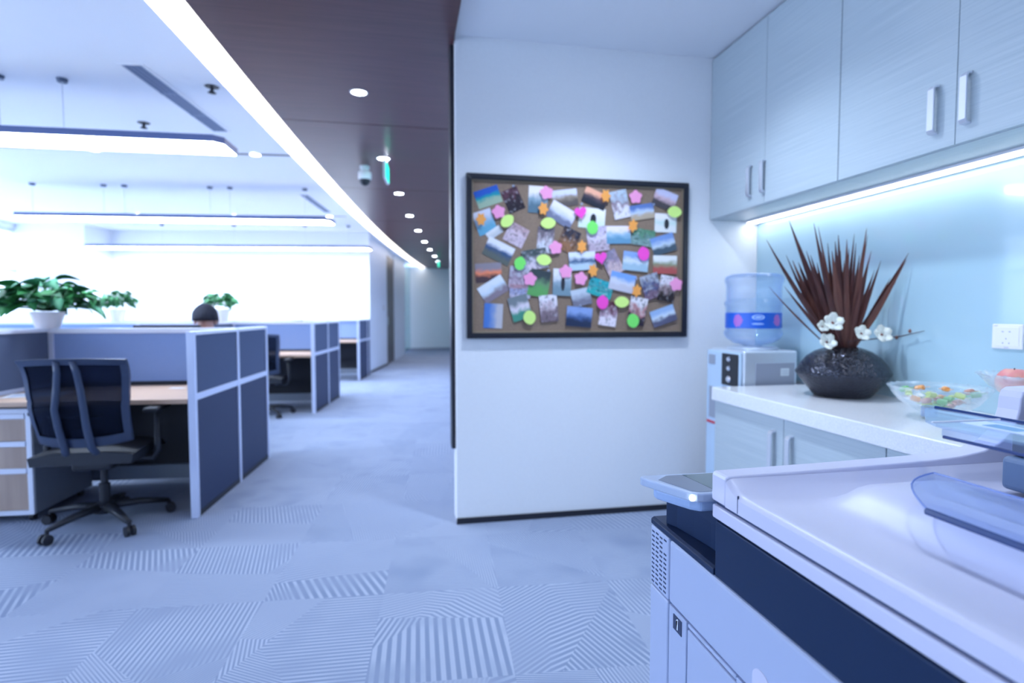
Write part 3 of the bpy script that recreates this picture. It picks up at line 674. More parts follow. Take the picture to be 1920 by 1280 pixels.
PH = [ # px, py, w, h, clockwise tilt, top, middle, bottom, kind, label
 (915, 369, 46, 33, -20, (25, 80, 195), (10, 140, 165), (130, 165, 165), 'l', 'deep blue sky over turquoise sea photo at the top left of the board'),
 (962, 375, 32, 44, -24, (70, 45, 70), (35, 25, 45), (28, 22, 40), 'p', 'dark purple photo beside the deep blue sea photo'),
 (909, 416, 35, 44, -20, (175, 195, 240), (120, 170, 225), (80, 150, 205), 'l', 'pale blue photo tilted under the upper left orange note'),
 (927, 436, 30, 15, -35, (180, 200, 235), (170, 190, 220), (160, 180, 215), 'l', 'narrow pale strip photo left of the upper green leaf note'),
 (968, 440, 38, 38, 26, (150, 140, 170), (175, 175, 215), (165, 165, 205), 'p', 'lavender group photo under the upper left green leaf note'),
 (935, 471, 52, 36, 25, (185, 205, 245), (35, 70, 130), (75, 90, 100), 'l', 'mountain lake photo with white sky at the left of the board'),
 (916, 511, 48, 36, -4, (115, 120, 150), (195, 125, 105), (60, 50, 65), 'l', 'orange sunset photo at the left edge of the board'),
 (925, 542, 50, 34, -32, (180, 205, 245), (165, 195, 240), (110, 110, 140), 'l', 'bright pale photo steeply tilted below the sunset photo'),
 (925, 592, 34, 46, 3, (60, 110, 205), (110, 140, 205), (155, 170, 205), 'v', 'blue and grey upright photo in the bottom left corner of the board'),
 (1009, 374, 36, 50, 2, W_, (110, 145, 185), (70, 105, 140), 'l', 'white sky and dark trees photo under the top pink flower note'),
 (1059, 371, 48, 31, -8, (175, 195, 245), (120, 120, 125), (75, 75, 85), 'l', 'pale sky over brown hills photo near the top middle of the board'),
 (1053, 402, 50, 34, 28, (190, 205, 245), (165, 185, 230), (95, 110, 155), 'l', 'white and slate photo tilted right below the brown hills photo'),
 (1023, 450, 31, 48, 4, (90, 90, 115), (150, 155, 190), (170, 190, 230), 'p', 'upright portrait photo below the left middle green leaf note'),
 (1110, 409, 50, 38, 4, (195, 212, 240), (185, 205, 230), (175, 205, 225), 'f', 'pale beach photo with a black figure above the round green note'),
 (1116, 372, 46, 30, 22, (200, 160, 155), (70, 65, 85), (30, 35, 55), 'l', 'dusk photo with peach sky and black ground near the top of the board'),
 (1066, 450, 34, 44, 24, (35, 40, 65), (95, 80, 75), (120, 95, 80), 'p', 'black and brown photo tilted beside a pink flower note mid board'),
 (1121, 448, 40, 46, -8, (165, 170, 225), (180, 190, 235), (150, 150, 190), 'p', 'white and lavender people photo under the round green note'),
 (1163, 383, 33, 52, -14, (150, 180, 225), (110, 95, 125), (185, 200, 240), 'p', 'upright portrait of people at the top right of the board'),
 (1204, 397, 46, 28, -10, (75, 110, 190), (160, 190, 240), (150, 150, 150), 'l', 'blue sky and cloud photo under the top right pink flower note'),
 (1247, 374, 44, 34, 19, (170, 185, 240), (170, 160, 195), (60, 60, 75), 'l', 'pinkish sky photo in the top right corner of the board'),
 (1248, 418, 42, 35, 1, (195, 210, 245), (165, 200, 225), (185, 205, 235), 'f', 'white photo with a slim dark figure at the right edge of the board'),
 (1160, 440, 46, 33, -2, (195, 205, 245), (120, 165, 215), (80, 135, 190), 'l', 'white over blue shore photo right of the people photo'),
 (1206, 445, 45, 31, 8, (70, 125, 115), (75, 120, 130), (95, 135, 155), 'p', 'green leafy photo below the right orange note'),
 (1244, 458, 46, 34, -17, (95, 135, 215), (160, 190, 235), (45, 70, 100), 'l', 'blue mountain photo tilted at the right edge of the board'),
 (1003, 486, 46, 38, -10, (50, 70, 85), (150, 165, 205), (175, 180, 220), 'p', 'pale crowd photo between the two left green notes'),
 (973, 520, 36, 40, 6, (150, 165, 205), (125, 120, 160), (150, 150, 190), 'p', 'lavender crowd photo under the dark green square note'),
 (975, 546, 38, 26, 2, (140, 120, 150), (120, 140, 200), (150, 160, 205), 'p', 'small blue family photo below the left pink flower note'),
 (1011, 531, 38, 50, 10, (45, 60, 75), (85, 130, 110), (75, 145, 95), 'l', 'green lawn photo with dark top right of the left pink flower note'),
 (975, 577, 36, 46, -16, (95, 115, 140), (180, 190, 230), (55, 130, 130), 'l', 'white photo with teal foot above the bottom left green note'),
 (1029, 578, 33, 50, -5, (190, 205, 245), (160, 160, 195), (100, 95, 120), 'p', 'pale upright arch photo at the bottom of the board left of the navy one'),
 (1054, 529, 34, 50, 2, (185, 205, 240), (120, 150, 190), (95, 130, 165), 'f', 'slate blue upright photo of a standing figure mid board'),
 (1092, 489, 50, 34, -4, (180, 205, 250), (40, 75, 130), (150, 185, 230), 'l', 'sea horizon photo with dark band left of a magenta note'),
 (1148, 493, 31, 46, -28, (110, 115, 160), (140, 135, 175), (165, 160, 190), 'p', 'grey violet people photo right of the middle magenta note'),
 (1090, 557, 36, 32, -12, (155, 180, 220), (130, 150, 190), (95, 105, 140), 'l', 'small grey blue photo above the navy photo'),
 (1126, 540, 47, 32, 18, (25, 145, 180), (60, 135, 160), (30, 150, 175), 'p', 'bright teal water photo in the lower middle of the board'),
 (1086, 594, 48, 37, 5, (110, 145, 220), (55, 85, 150), (25, 40, 80), 'l', 'navy blue dusk photo at the bottom middle of the board'),
 (1141, 588, 33, 46, 8, (75, 35, 60), (150, 140, 180), (190, 200, 240), 'p', 'maroon and white photo under the bottom magenta note'),
 (1192, 490, 49, 35, 5, (110, 150, 230), (175, 200, 240), (130, 170, 215), 'l', 'pale cloudy sky photo under the right magenta note'),
 (1247, 496, 46, 34, 0, (185, 205, 235), (110, 130, 120), (140, 70, 80), 'l', 'white cloud photo with a red band at the right edge of the board'),
 (1167, 529, 48, 34, 12, (95, 145, 235), (170, 190, 235), (160, 175, 215), 'l', 'blue sky over snow photo right of the teal photo'),
 (1221, 537, 35, 46, -17, (130, 150, 190), (60, 75, 130), (95, 85, 120), 'p', 'dark blue group photo right of the lower orange note'),
 (1251, 541, 32, 48, 10, (185, 200, 240), (130, 125, 150), (30, 25, 35), 'p', 'white and black photo under the right edge pink flower note'),
 (1195, 583, 33, 52, 11, (185, 200, 235), (150, 115, 135), (40, 35, 60), 'p', 'upright people photo above the bottom right green note'),
 (1244, 592, 47, 31, -19, (125, 165, 230), (170, 200, 245), (75, 85, 125), 'l', 'blue and white photo tilted in the bottom right corner of the board')]
def on_board(px, py, dy): return at_y(px, py, YB - dy)
for i, (px, py, w, h, a, c0, c1, c2, kd, lb) in enumerate(PH):
    dy = .0006 + .00028 * i; p = on_board(px, py, dy); k = (p - EYE).dot(DV) / F; k2 = k * 1.0
    m = photo_mat(i, seen(*c0), seen(*c1), seen(*c2), kd)
    o = B(-w / 2 * k * 1.04, w / 2 * k * 1.04, -.00012, .00012, -h / 2 * k2, h / 2 * k2).build('photo_print', m, loc=tuple(p), rot=(0, R(a), 0)); tag(o, lb, 'photo', 'photos pinned on the cork board')
def star(n, r0, r1, ph=0, k=4):
    pts = []
    for i in range(n * k * 2):
        a = 2 * PI * i / (n * k * 2) + ph; s = .5 + .5 * math.cos(n * (a - ph)); pts.append(((r1 + (r0 - r1) * s) * math.sin(a), (r1 + (r0 - r1) * s) * math.cos(a)))
    return pts
def lens(a, b, n=10): return [(a * math.cos(t_), b * (abs(math.sin(t_)) ** 1.25) * (1 if math.sin(t_) >= 0 else -1)) for t_ in [2 * PI * i / (2 * n) for i in range(2 * n)]]
def heart(r): return [(r * .062 * 16 * math.sin(q) ** 3, r * .066 * (13 * math.cos(q) - 5 * math.cos(2 * q) - 2 * math.cos(3 * q) - math.cos(4 * q)) + r * .1) for q in [2 * PI * i / 22 for i in range(22)]]
def blobp(r): return [(r * math.cos(q) * (1 + .05 * math.sin(3 * q)), r * 1.1 * math.sin(q) + (r * .12 if math.sin(q) > .95 else 0)) for q in [2 * PI * i / 18 for i in range(18)]]
NM = {'pink': mat('note_pink', seen(228, 140, 208), .55), 'lime': mat('note_lime', seen(172, 232, 140), .55), 'green': mat('note_green', seen(98, 205, 110), .55), 'orange': mat('note_orange', seen(225, 145, 80), .55), 'magenta': mat('note_magenta', seen(208, 68, 200), .55)}
NS = [('pink', 'flower', 935, 397, 'pink flower note left of the upper left green leaf note'), ('pink', 'flower', 1025, 361, 'pink flower note near the top left of the board'), ('pink', 'flower', 1192, 369, 'pink flower note near the top right of the board'), ('pink', 'flower', 1042, 464, 'pink flower note beside the brown and black photo'),
 ('pink', 'flower', 994, 523, 'pink flower note over the green lawn photo'), ('pink', 'flower', 1061, 509, 'pink flower note on the slate blue figure photo'), ('pink', 'flower', 1089, 522, 'pink flower note alone under the sea horizon photo'), ('pink', 'flower', 1268, 533, 'pink flower note overlapping the right frame'),
 ('lime', 'leaf', 951, 414, 'lime leaf note at the upper left of the board'), ('lime', 'leaf', 1028, 418, 'lime leaf note above the portrait photo'), ('lime', 'leaf', 1020, 487, 'lime leaf note on the pale crowd photo'), ('lime', 'leaf', 1166, 566, 'lime leaf note at the lower right of the board'), ('lime', 'leaf', 1265, 397, 'lime leaf note overlapping the right frame'), ('lime', 'drop', 993, 595, 'lime round leaf note at the bottom left of the board'),
 ('green', 'round', 975, 494, 'green rounded note left of the crowd photo'), ('green', 'round', 1111, 427, 'green rounded note under the black beach figure'), ('green', 'drop', 1187, 601, 'green leaf note at the bottom right of the board'),
 ('orange', 'maple', 902, 411, 'orange note at the left edge of the board'), ('orange', 'maple', 1019, 391, 'orange note left of the tilted white and slate photo'), ('orange', 'maple', 1136, 367, 'orange note on the dusk photo near the top'), ('orange', 'maple', 1091, 462, 'orange note above the sea horizon photo'), ('orange', 'maple', 1187, 423, 'orange note above the green leafy photo'), ('orange', 'maple', 1112, 507, 'orange note right of the sea horizon photo'), ('orange', 'maple', 1194, 545, 'orange note between the snow photo and the dark blue group photo'),
 ('magenta', 'heart', 1089, 399, 'magenta heart note left of the beach figure photo'), ('magenta', 'heart', 1127, 484, 'magenta heart note right of the sea horizon photo'), ('magenta', 'balloon', 1130, 567, 'magenta round note at the bottom above the maroon photo'), ('magenta', 'balloon', 1207, 476, 'magenta round note on the pale cloudy sky photo')]
for i, (c, sh, px, py, lb) in enumerate(NS):
    p = on_board(px, py, .0145 + .0003 * i); k = (p - EYE).dot(DV) / F
    if px > 1255: p = on_board(px, py, .0225)
    pts = {'flower': lambda: star(5, 13.2, 10.2, random.uniform(-.2, .2)), 'leaf': lambda: lens(14.5, 10.5), 'drop': lambda: lens(13.5, 12), 'round': lambda: blobp(11), 'maple': lambda: star(6, 13.5, 8.8, random.uniform(0, 1), 1), 'heart': lambda: heart(12), 'balloon': lambda: blobp(11.5)}[sh]()
    rot = random.uniform(-.25, .25) + (R(70) if sh == 'drop' else 0) + (R(-35) if (px, py) == (951, 414) else 0)
    if sh == 'maple': pts = [(x * .78, y) for x, y in pts]
    o = MB().prism([(x * k, z * k) for x, z in pts], 'y', -.00012, .00012).build('sticky_note', NM[c], loc=tuple(p), rot=(0, rot, 0)); tag(o, lb, 'sticky note', 'die-cut notes on the cork board')
for i, (px, py) in enumerate([(963, 340 + 8), (1091, 382), (1029, 507), (1226, 383), (1193, 522), (1088, 573), (985, 499)]):
    p = on_board(px, py, .0235); o = MB().lathe([(0, 0), (.007, 0), (.005, -.004), (.008, -.01), (.006, -.013), (0, -.014)], 10).build('push_pin', clear('pin_clear', (.85, .9, 1), .3, (.7, .8, 1)), smooth=True, loc=tuple(p), rot=(-PI / 2 + PI, 0, 0))
    tag(o, ['clear push pin holding the dark purple photo', 'clear push pin under the dusk photo', 'clear push pin by the green lawn photo', 'clear push pin right of the cloud photo', 'clear push pin right of the snow photo', 'clear push pin at the top of the navy photo', 'clear push pin beside the green rounded note'][i], 'push pin', 'push pins on the board')
# ------------------------------------------------------------------ copier
XP = .50
L0 = (.82, .68, 0)
cop = thing('copier', 'white and navy office copier in the near right corner', 'copier', L0)
off = (-L0[0], -L0[1], 0)
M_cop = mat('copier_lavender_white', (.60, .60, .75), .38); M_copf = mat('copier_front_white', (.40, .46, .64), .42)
M_navy = mat('copier_navy', (.003, .018, .064), .5, spec=.3); M_seam = mat('seam_shadow_gap', (.03, .05, .12), .8)
M_tint = clear('smoky_blue_acrylic', (.84, .89, .99), .05, (.45, .55, .85), rough=.05)
M_edge = mat('acrylic_edge', (.03, .06, .18), .2)
def part(b, name, m, parent=cop, bevel=0, seg=2, smooth=False, **kw):
    o = b.build(name, m, parent, bevel=bevel, seg=seg, smooth=smooth, loc=off if parent is cop else None, **kw); return o
YN, YF_ = .28, 1.07
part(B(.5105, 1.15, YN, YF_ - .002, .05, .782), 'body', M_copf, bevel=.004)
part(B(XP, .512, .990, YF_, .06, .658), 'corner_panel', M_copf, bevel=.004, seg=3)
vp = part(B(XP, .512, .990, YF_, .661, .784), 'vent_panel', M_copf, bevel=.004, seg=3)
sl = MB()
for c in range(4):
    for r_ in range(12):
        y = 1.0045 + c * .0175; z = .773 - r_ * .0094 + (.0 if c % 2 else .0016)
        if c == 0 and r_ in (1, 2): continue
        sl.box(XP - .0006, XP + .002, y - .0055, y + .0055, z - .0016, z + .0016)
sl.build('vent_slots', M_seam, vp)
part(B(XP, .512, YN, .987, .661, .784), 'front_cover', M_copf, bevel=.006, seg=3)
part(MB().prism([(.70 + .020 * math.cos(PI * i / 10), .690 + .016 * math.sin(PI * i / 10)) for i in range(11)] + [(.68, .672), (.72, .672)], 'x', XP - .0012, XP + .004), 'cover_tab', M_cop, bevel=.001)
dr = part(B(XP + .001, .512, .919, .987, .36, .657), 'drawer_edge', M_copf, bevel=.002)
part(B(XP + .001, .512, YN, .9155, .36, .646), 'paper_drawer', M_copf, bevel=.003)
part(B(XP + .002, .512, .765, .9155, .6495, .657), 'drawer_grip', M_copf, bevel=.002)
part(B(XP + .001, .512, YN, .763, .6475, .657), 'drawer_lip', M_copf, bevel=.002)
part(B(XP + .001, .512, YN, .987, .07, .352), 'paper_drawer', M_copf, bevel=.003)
np_ = part(B(XP - .0004, XP + .002, .935, .967, .620, .648), 'number_plate', mat('plate_navy', (.02, .035, .09), .4))
MB().prism([(.9475, .625), (.9515, .625), (.9515, .643), (.9490, .643), (.9560, .6375), (.9555, .6405), (.9505, .6455), (.9475, .6455)], 'x', XP - .0009, XP).build('numeral_one', mat('numeral_white', (.75, .8, .9), .5), np_)
for x in (.56, 1.08):
    for y in (.34, 1.0): part(MB().tube([(x - .012, y, .025), (x + .012, y, .025)], .025, 12), 'caster', M_black)
# dark middle section
part(MB().prism([(.500, .786), (.500, .796), (.506, .800), (.56, .800), (.56, .786)], 'y', .831, YF_), 'output_ledge', M_navy, bevel=.0015)
part(MB().prism([(.511, 1.025), (.522, 1.0), (.530, .95), (.536, .90), (.538, .831), (.60, .831), (.60, 1.025)], 'z', .80, .884), 'output_bay', M_navy, bevel=.002)
part(B(XP + .001, .56, YN, .8285, .787, .880), 'navy_panel', M_navy, bevel=.002)
part(B(.562, 1.15, YN, .83, .783, .884), 'inner_body', M_navy)
part(B(.602, 1.15, .831, YF_ - .004, .783, .80), 'rear_deck', M_navy)
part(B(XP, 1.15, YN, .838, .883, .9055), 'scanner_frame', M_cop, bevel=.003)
part(B(XP + .006, 1.14, YN, .834, .9055, .912), 'lid_gap', M_seam)
# lid: a dished surface with a hump, closed by a far rim that sweeps up to the feeder
def S(t): t = max(0, min(1, t)); return t * t * (3 - 2 * t)
def lid_z(x, y):
    z = .9395 - .006 * S((x - .5) / .08) * S((y - .3) / .1) * (1 - S((y - .70) / .1) * .0)
    if x < .512: z -= .006 * ((.512 - x) / .012) ** 2
    q = (y - .752) / .048
    if q > 0: z += (.0185 + .006 * S((x - .5) / .08)) * q * q
    z += .032 * S((x - .60) / .09) * S((.755 - y) / .045) * (1 - .75 * S((x - .80) / .12))
    return z
xs = [.5, .503, .507, .512] + [.53 + .02 * i for i in range(32)]; ys = [.28 + .02 * i for i in range(23)] + [.735, .745, .752, .757, .762, .767, .772, .777, .782, .787, .792, .796, .7995]
ys = sorted(set(round(y, 4) for y in ys))
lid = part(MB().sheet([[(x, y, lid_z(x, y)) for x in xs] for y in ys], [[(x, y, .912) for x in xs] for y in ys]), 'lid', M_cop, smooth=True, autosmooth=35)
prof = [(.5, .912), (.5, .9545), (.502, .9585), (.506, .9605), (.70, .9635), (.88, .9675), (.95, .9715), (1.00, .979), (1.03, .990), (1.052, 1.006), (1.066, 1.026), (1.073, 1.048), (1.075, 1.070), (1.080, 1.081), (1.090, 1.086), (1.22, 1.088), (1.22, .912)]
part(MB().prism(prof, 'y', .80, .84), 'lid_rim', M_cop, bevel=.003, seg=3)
part(B(XP - .0004, XP + .002, .7655, .7668, .913, .9405), 'lid_seam', M_seam)
part(B(1.02, 1.22, YN, .56, .95, 1.10), 'feeder', M_cop, bevel=.01, seg=3)
part(B(1.10, 1.21, .561, .798, .95, 1.07), 'feeder_core', M_navy, bevel=.004)
part(B(.925, 1.10, .64, .70, 1.001, 1.035), 'feeder_hinge', M_black, bevel=.003)
part(B(.912, 1.10, .635, .705, .948, 1.0), 'hinge_block', mat('slate_blue_plastic', (.10, .16, .28), .4), bevel=.008, seg=3)
# clear acrylic trays
tz = 1.058
tp = [(.744, .28), (.744, .652), (.748, .668), (.765, .70), (.845, .776), (.862, .786), (.879, .790), (.879, .28)]
tr = part(MB().prism(tp, 'z', tz, tz + .004), 'document_tray', M_tint)
MB().prism([(.744, .28), (.744, .655), (.747, .655), (.747, .28)], 'z', tz - .010, tz).build('tray_skirt', M_tint, tr)
MB().tube([(.879, .28, tz + .005), (.879, .787, tz + .005)], .0022, 6).build('tray_bead', M_edge, tr)
MB().tube([(.744, .28, tz - .011), (.744, .652, tz - .011)], .0024, 6).build('tray_bead', M_edge, tr)
B(.868, .885, .785, .806, tz - .014, tz + .006).build('tray_clip', M_tint, tr, bevel=.004)
B(.79, .835, .50, .668, tz + .0042, tz + .0048).build('tray_sticker', mat('sticker_pale', (.66, .78, .92), .4), tr)
B(.80, .825, .60, .645, tz + .0049, tz + .0052).build('sticker_print', mat('sticker_blue', (.12, .34, .62), .4), tr)
B(.80, .825, .53, .575, tz + .0049, tz + .0052).build('sticker_print', mat('sticker_blue', (.12, .34, .62), .4), tr)
B(.752, .872, .676, .679, tz + .0042, tz + .0055).build('tray_rib', M_white, tr)
A0, A1, B0, B1 = (.62, .983), (.70, 1.006), None, None
def pl(s, y): return (A0[0] + (A1[0] - A0[0]) * s, y, A0[1] + (A1[1] - A0[1]) * s)
def plend(s): return .560 + .065 * s + .028 * math.sin(PI * s)
N = 9
top = [[pl(i / (N - 1), .28 + (plend(i / (N - 1)) - .28) * j / 6) for j in range(7)] for i in range(N)]
bot = [[(x, y, z - .004) for x, y, z in r_] for r_ in top]
st_ = part(MB().sheet(top, bot), 'paper_stop', M_tint, smooth=False)
MB().tube([(.62, .28, .981), (.62, .561, .981)], .0045, 8).build('stop_edge', M_edge, st_)
MB().tube([pl(i / (N - 1), plend(i / (N - 1))) for i in range(N)] + [pl(1, .28)], .0012, 6).build('stop_rim', mat('acrylic_rim', (.16, .24, .55), .2), st_)
part(B(.60, 1.05, .28, .31, .944, 1.05), 'tray_bracket', M_cop, bevel=.004)
# control panel
pp = [(.4245, .958), (.4255, .950), (.4640, .862), (.4700, .852), (.4780, .8465), (.488, .845), (.60, .845), (.60, .958), (.432, .9635)]
cpn = part(MB().prism(pp, 'z', .9045, .920), 'control_panel', mat('panel_grey_blue', (.42, .50, .66), .35), bevel=.003, seg=3)
MB().prism([(.474, .952), (.598, .952), (.598, .851), (.486, .853), (.474, .862), (.448, .93)], 'z', .9201, .9206).build('panel_face', mat('panel_face_grey', (.20, .24, .32), .3), cpn)
MB().prism([(.505, .950), (.596, .950), (.596, .862), (.515, .862)], 'z', .9207, .9211).build('touch_screen', mat('screen_dark', (.10, .15, .18), .08), cpn)
MB().prism([(.444, .945), (.444, .93), (.476, .868), (.490, .855), (.60, .855), (.60, .95)], 'z', .884, .9045).build('panel_base', mat('panel_base_blue', (.36, .48, .72), .35), cpn, bevel=.006, seg=3)
MB().lathe([(.0, -.0056), (.0035, -.004), (.005, 0), (.0035, .004), (0, .0056)], 12).build('power_lamp', lamp('power_lamp_white', (.9, .95, 1), 3.0), cpn, smooth=True, loc=(.4705, .8495, .912))
part(B(.53, .60, .86, .95, .85, .886), 'panel_arm', M_navy)

# ------------------------------------------------------------------ desk rows
M_fab = grainy('blue_grey_fabric', (.085, .115, .20), (.10, .13, .215), (300, 300, 300), rough=.85, detail=2, spec=.2)
M_fabl = grainy('light_blue_fabric', (.23, .34, .62), (.26, .37, .65), (300, 300, 300), rough=.85, detail=2, spec=.2)
M_panel = mat('grey_blue_panel', (.032, .047, .105), .6, spec=.25)
M_post = mat('screen_frame_alu', (.62, .68, .86), .38, .25)
M_desk = grainy('desk_oak', (.52, .35, .25), (.60, .42, .31), (2.0, 40, 30), rough=.4, detail=4)
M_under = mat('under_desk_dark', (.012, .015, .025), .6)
M_ped = mat('pedestal_grey', (.26, .30, .38), .45); M_pedw = mat('pedestal_white', (.74, .78, .90), .35)
M_oak = grainy('drawer_oak', (.36, .26, .21), (.50, .38, .31), (12, 40, 1.2), rough=.45, detail=4)
ROWS = [((-1.239, 3.58), R(3.4), 'first'), ((-1.10, 7.14), R(5.6), 'second'), ((-.83, 10.56), R(8), 'third')]
HT = 1.115
def end_screen(p, a, label, D=1.44, mid=.75):
    t = thing('end_screen', label, 'partition', (*p, 0), -a, 'partition screens at the row ends')
    for y in (0, mid - .02, D - .035): B(-.02, .02, y, y + .038, 0, HT).build('post', M_post, t, bevel=.003)
    for y0, y1 in ((.038, mid - .02), (mid + .018, D - .035)):
        B(-.012, .012, y0, y1, .745, HT - .022).build('panel', M_fab, t); B(-.012, .012, y0, y1, .03, .705).build('panel', M_panel, t)
        B(-.016, .018, y0, y1, .705, .745).build('rail', M_post, t, bevel=.002); B(-.022, .022, y0, y1, HT - .022, HT).build('top_rail', M_pedw, t, bevel=.002); B(-.016, .016, y0, y1, .0, .03).build('kick_rail', M_under, t)
def spine(p, a, label, n=4, y=.75):
    q = rad(p, a, .021, y - .001); t = thing('spine_screen', label, 'partition', (*q, 0), -a, 'long partition screens down the desk rows')
    for i in range(n):
        x1, x0 = -1.2 * i, -1.2 * (i + 1)
        B(x0, x0 + .04, -.024, .024, 0, HT - .004).build('post', M_post, t, bevel=.002)
        B(x0 + .04, x1, -.012, .012, .745, HT - .03).build('panel', M_fabl, t); B(x0 + .04, x1, -.012, .012, .15, .745).build('panel', M_under, t)
        B(x0 + .04, x1, -.03, .03, .05, .15).build('cable_duct', M_ped, t, bevel=.003); B(x0, x1, -.032, .032, HT - .03, HT + .004).build('top_rail', M_pedw, t, bevel=.002)
def desk(p, a, u0, v0, label, w=1.165, d=.72, cut=None):
    q = rad(p, a, u0, v0); t = thing('desk', label, 'desk', (*q, 0), -a, 'oak office desks')
    B(-w, 0, 0, d, .690, .718).build('desk_top', M_desk, t, bevel=.002)
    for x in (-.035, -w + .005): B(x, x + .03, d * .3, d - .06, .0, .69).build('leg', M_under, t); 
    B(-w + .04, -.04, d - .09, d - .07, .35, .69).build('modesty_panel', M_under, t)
    return t
for i, (p, a, nm) in enumerate(ROWS):
    end_screen(p, a, 'blue-grey end screen of the %s desk row, %s' % (nm, ['nearest the camera', 'behind the near one', 'by the far wall corner'][i]), D=1.44 if i < 2 else 1.0)
    spine(p, a, 'long blue partition running down the middle of the %s desk row' % nm)
    desk(p, a, .024, .0, 'oak desk on the near side of the %s row' % nm)
    if i < 2: desk(p, a, .024, .785, 'oak desk on the far side of the %s row' % nm, d=.65)
    desk(p, a, 1.245, .0, 'oak desk one cubicle left on the near side of the %s row' % nm)
    q = rad(p, a, 1.22, .0); t = thing('desk_divider', 'low grey divider between two near desks of the %s row' % nm, 'partition', (*q, 0), -a, 'cubicle dividers')
    B(-.012, .012, .0, .72, .745, HT - .02).build('panel', M_fab, t); B(-.02, .02, .0, .72, HT - .02, HT).build('top_rail', M_pedw, t); B(-.015, .015, .0, .72, .719, .745).build('rail', M_post, t); B(-.016, .016, -.02, .0, .0, HT).build('post', M_post, t)
# pedestal drawers under the nearest desk
p, a, _ = ROWS[0]; q = rad(p, a, .90, .05)
t = thing('drawer_pedestal', 'wood fronted drawer pedestal under the nearest desk', 'drawer unit', (q[0], q[1], 0), -a)
B(-.42, 0, .02, .56, .05, .665).build('body', M_ped, t)
fr = MB(); fr.box(-.025, 0.004, 0, .02, .05, .67).box(-.425, -.40, 0, .02, .05, .67).box(-.40, -.025, 0, .02, .645, .67).box(-.40, -.025, 0, .02, .05, .075); fr.build('front_frame', M_pedw, t, bevel=.002)
for z0, z1 in ((.485, .612), (.325, .450), (.078, .292)):
    d_ = B(-.398, -.027, .004, .02, z0, z1).build('drawer', M_oak, t); B(-.398, -.027, -.004, .018, z1 + .001, z1 + .032).build('pull_rail', M_pedw, d_, bevel=.003)
MB().lathe([(.012, 0), (.012, .004), (0, .005)], 12).build('lock', M_under, t, loc=(.0, .12, .50), rot=(0, PI / 2, 0))
for x in (-.38, -.04):
    for y in (.06, .5): MB().tube([(x - .01, y, .025), (x + .01, y, .025)], .025, 12).build('caster', M_black, t)
# paper sheets on the nearest desk
p, a, _ = ROWS[0]
for u, v, w, d_, rz, lb in ((1.02, .30, .30, .21, .3, 'loose white papers at the left of the nearest desk'), (.30, .52, .10, .05, -.2, 'small white paper slip on the nearest desk behind the chair')):
    q = rad(p, a, u, v); t = thing('paper_sheet', lb, 'paper', (q[0], q[1], .719), rz - a); B(-w / 2, w / 2, -d_ / 2, d_ / 2, 0, .002).build('sheet', M_white, t); B(-w / 2 + .03, w / 2 - .02, -d_ / 2 + .02, d_ / 2 - .03, .0021, .0026).build('print', mat('print_pale', (.45, .5, .62), .6), t)
# monitor seen over the first row
q = rad(p, a, .62, 1.12); t = thing('monitor', 'black computer monitor behind the nearest partition', 'monitor', (q[0], q[1], .718), -a)
B(-.24, .24, -.015, .015, .12, .415).build('screen_body', M_black, t, bevel=.004); B(-.03, .03, -.03, -.01, .0, .25).build('stand', M_black, t); B(-.12, .12, -.09, .07, 0, .012).build('foot', M_black, t, bevel=.003)

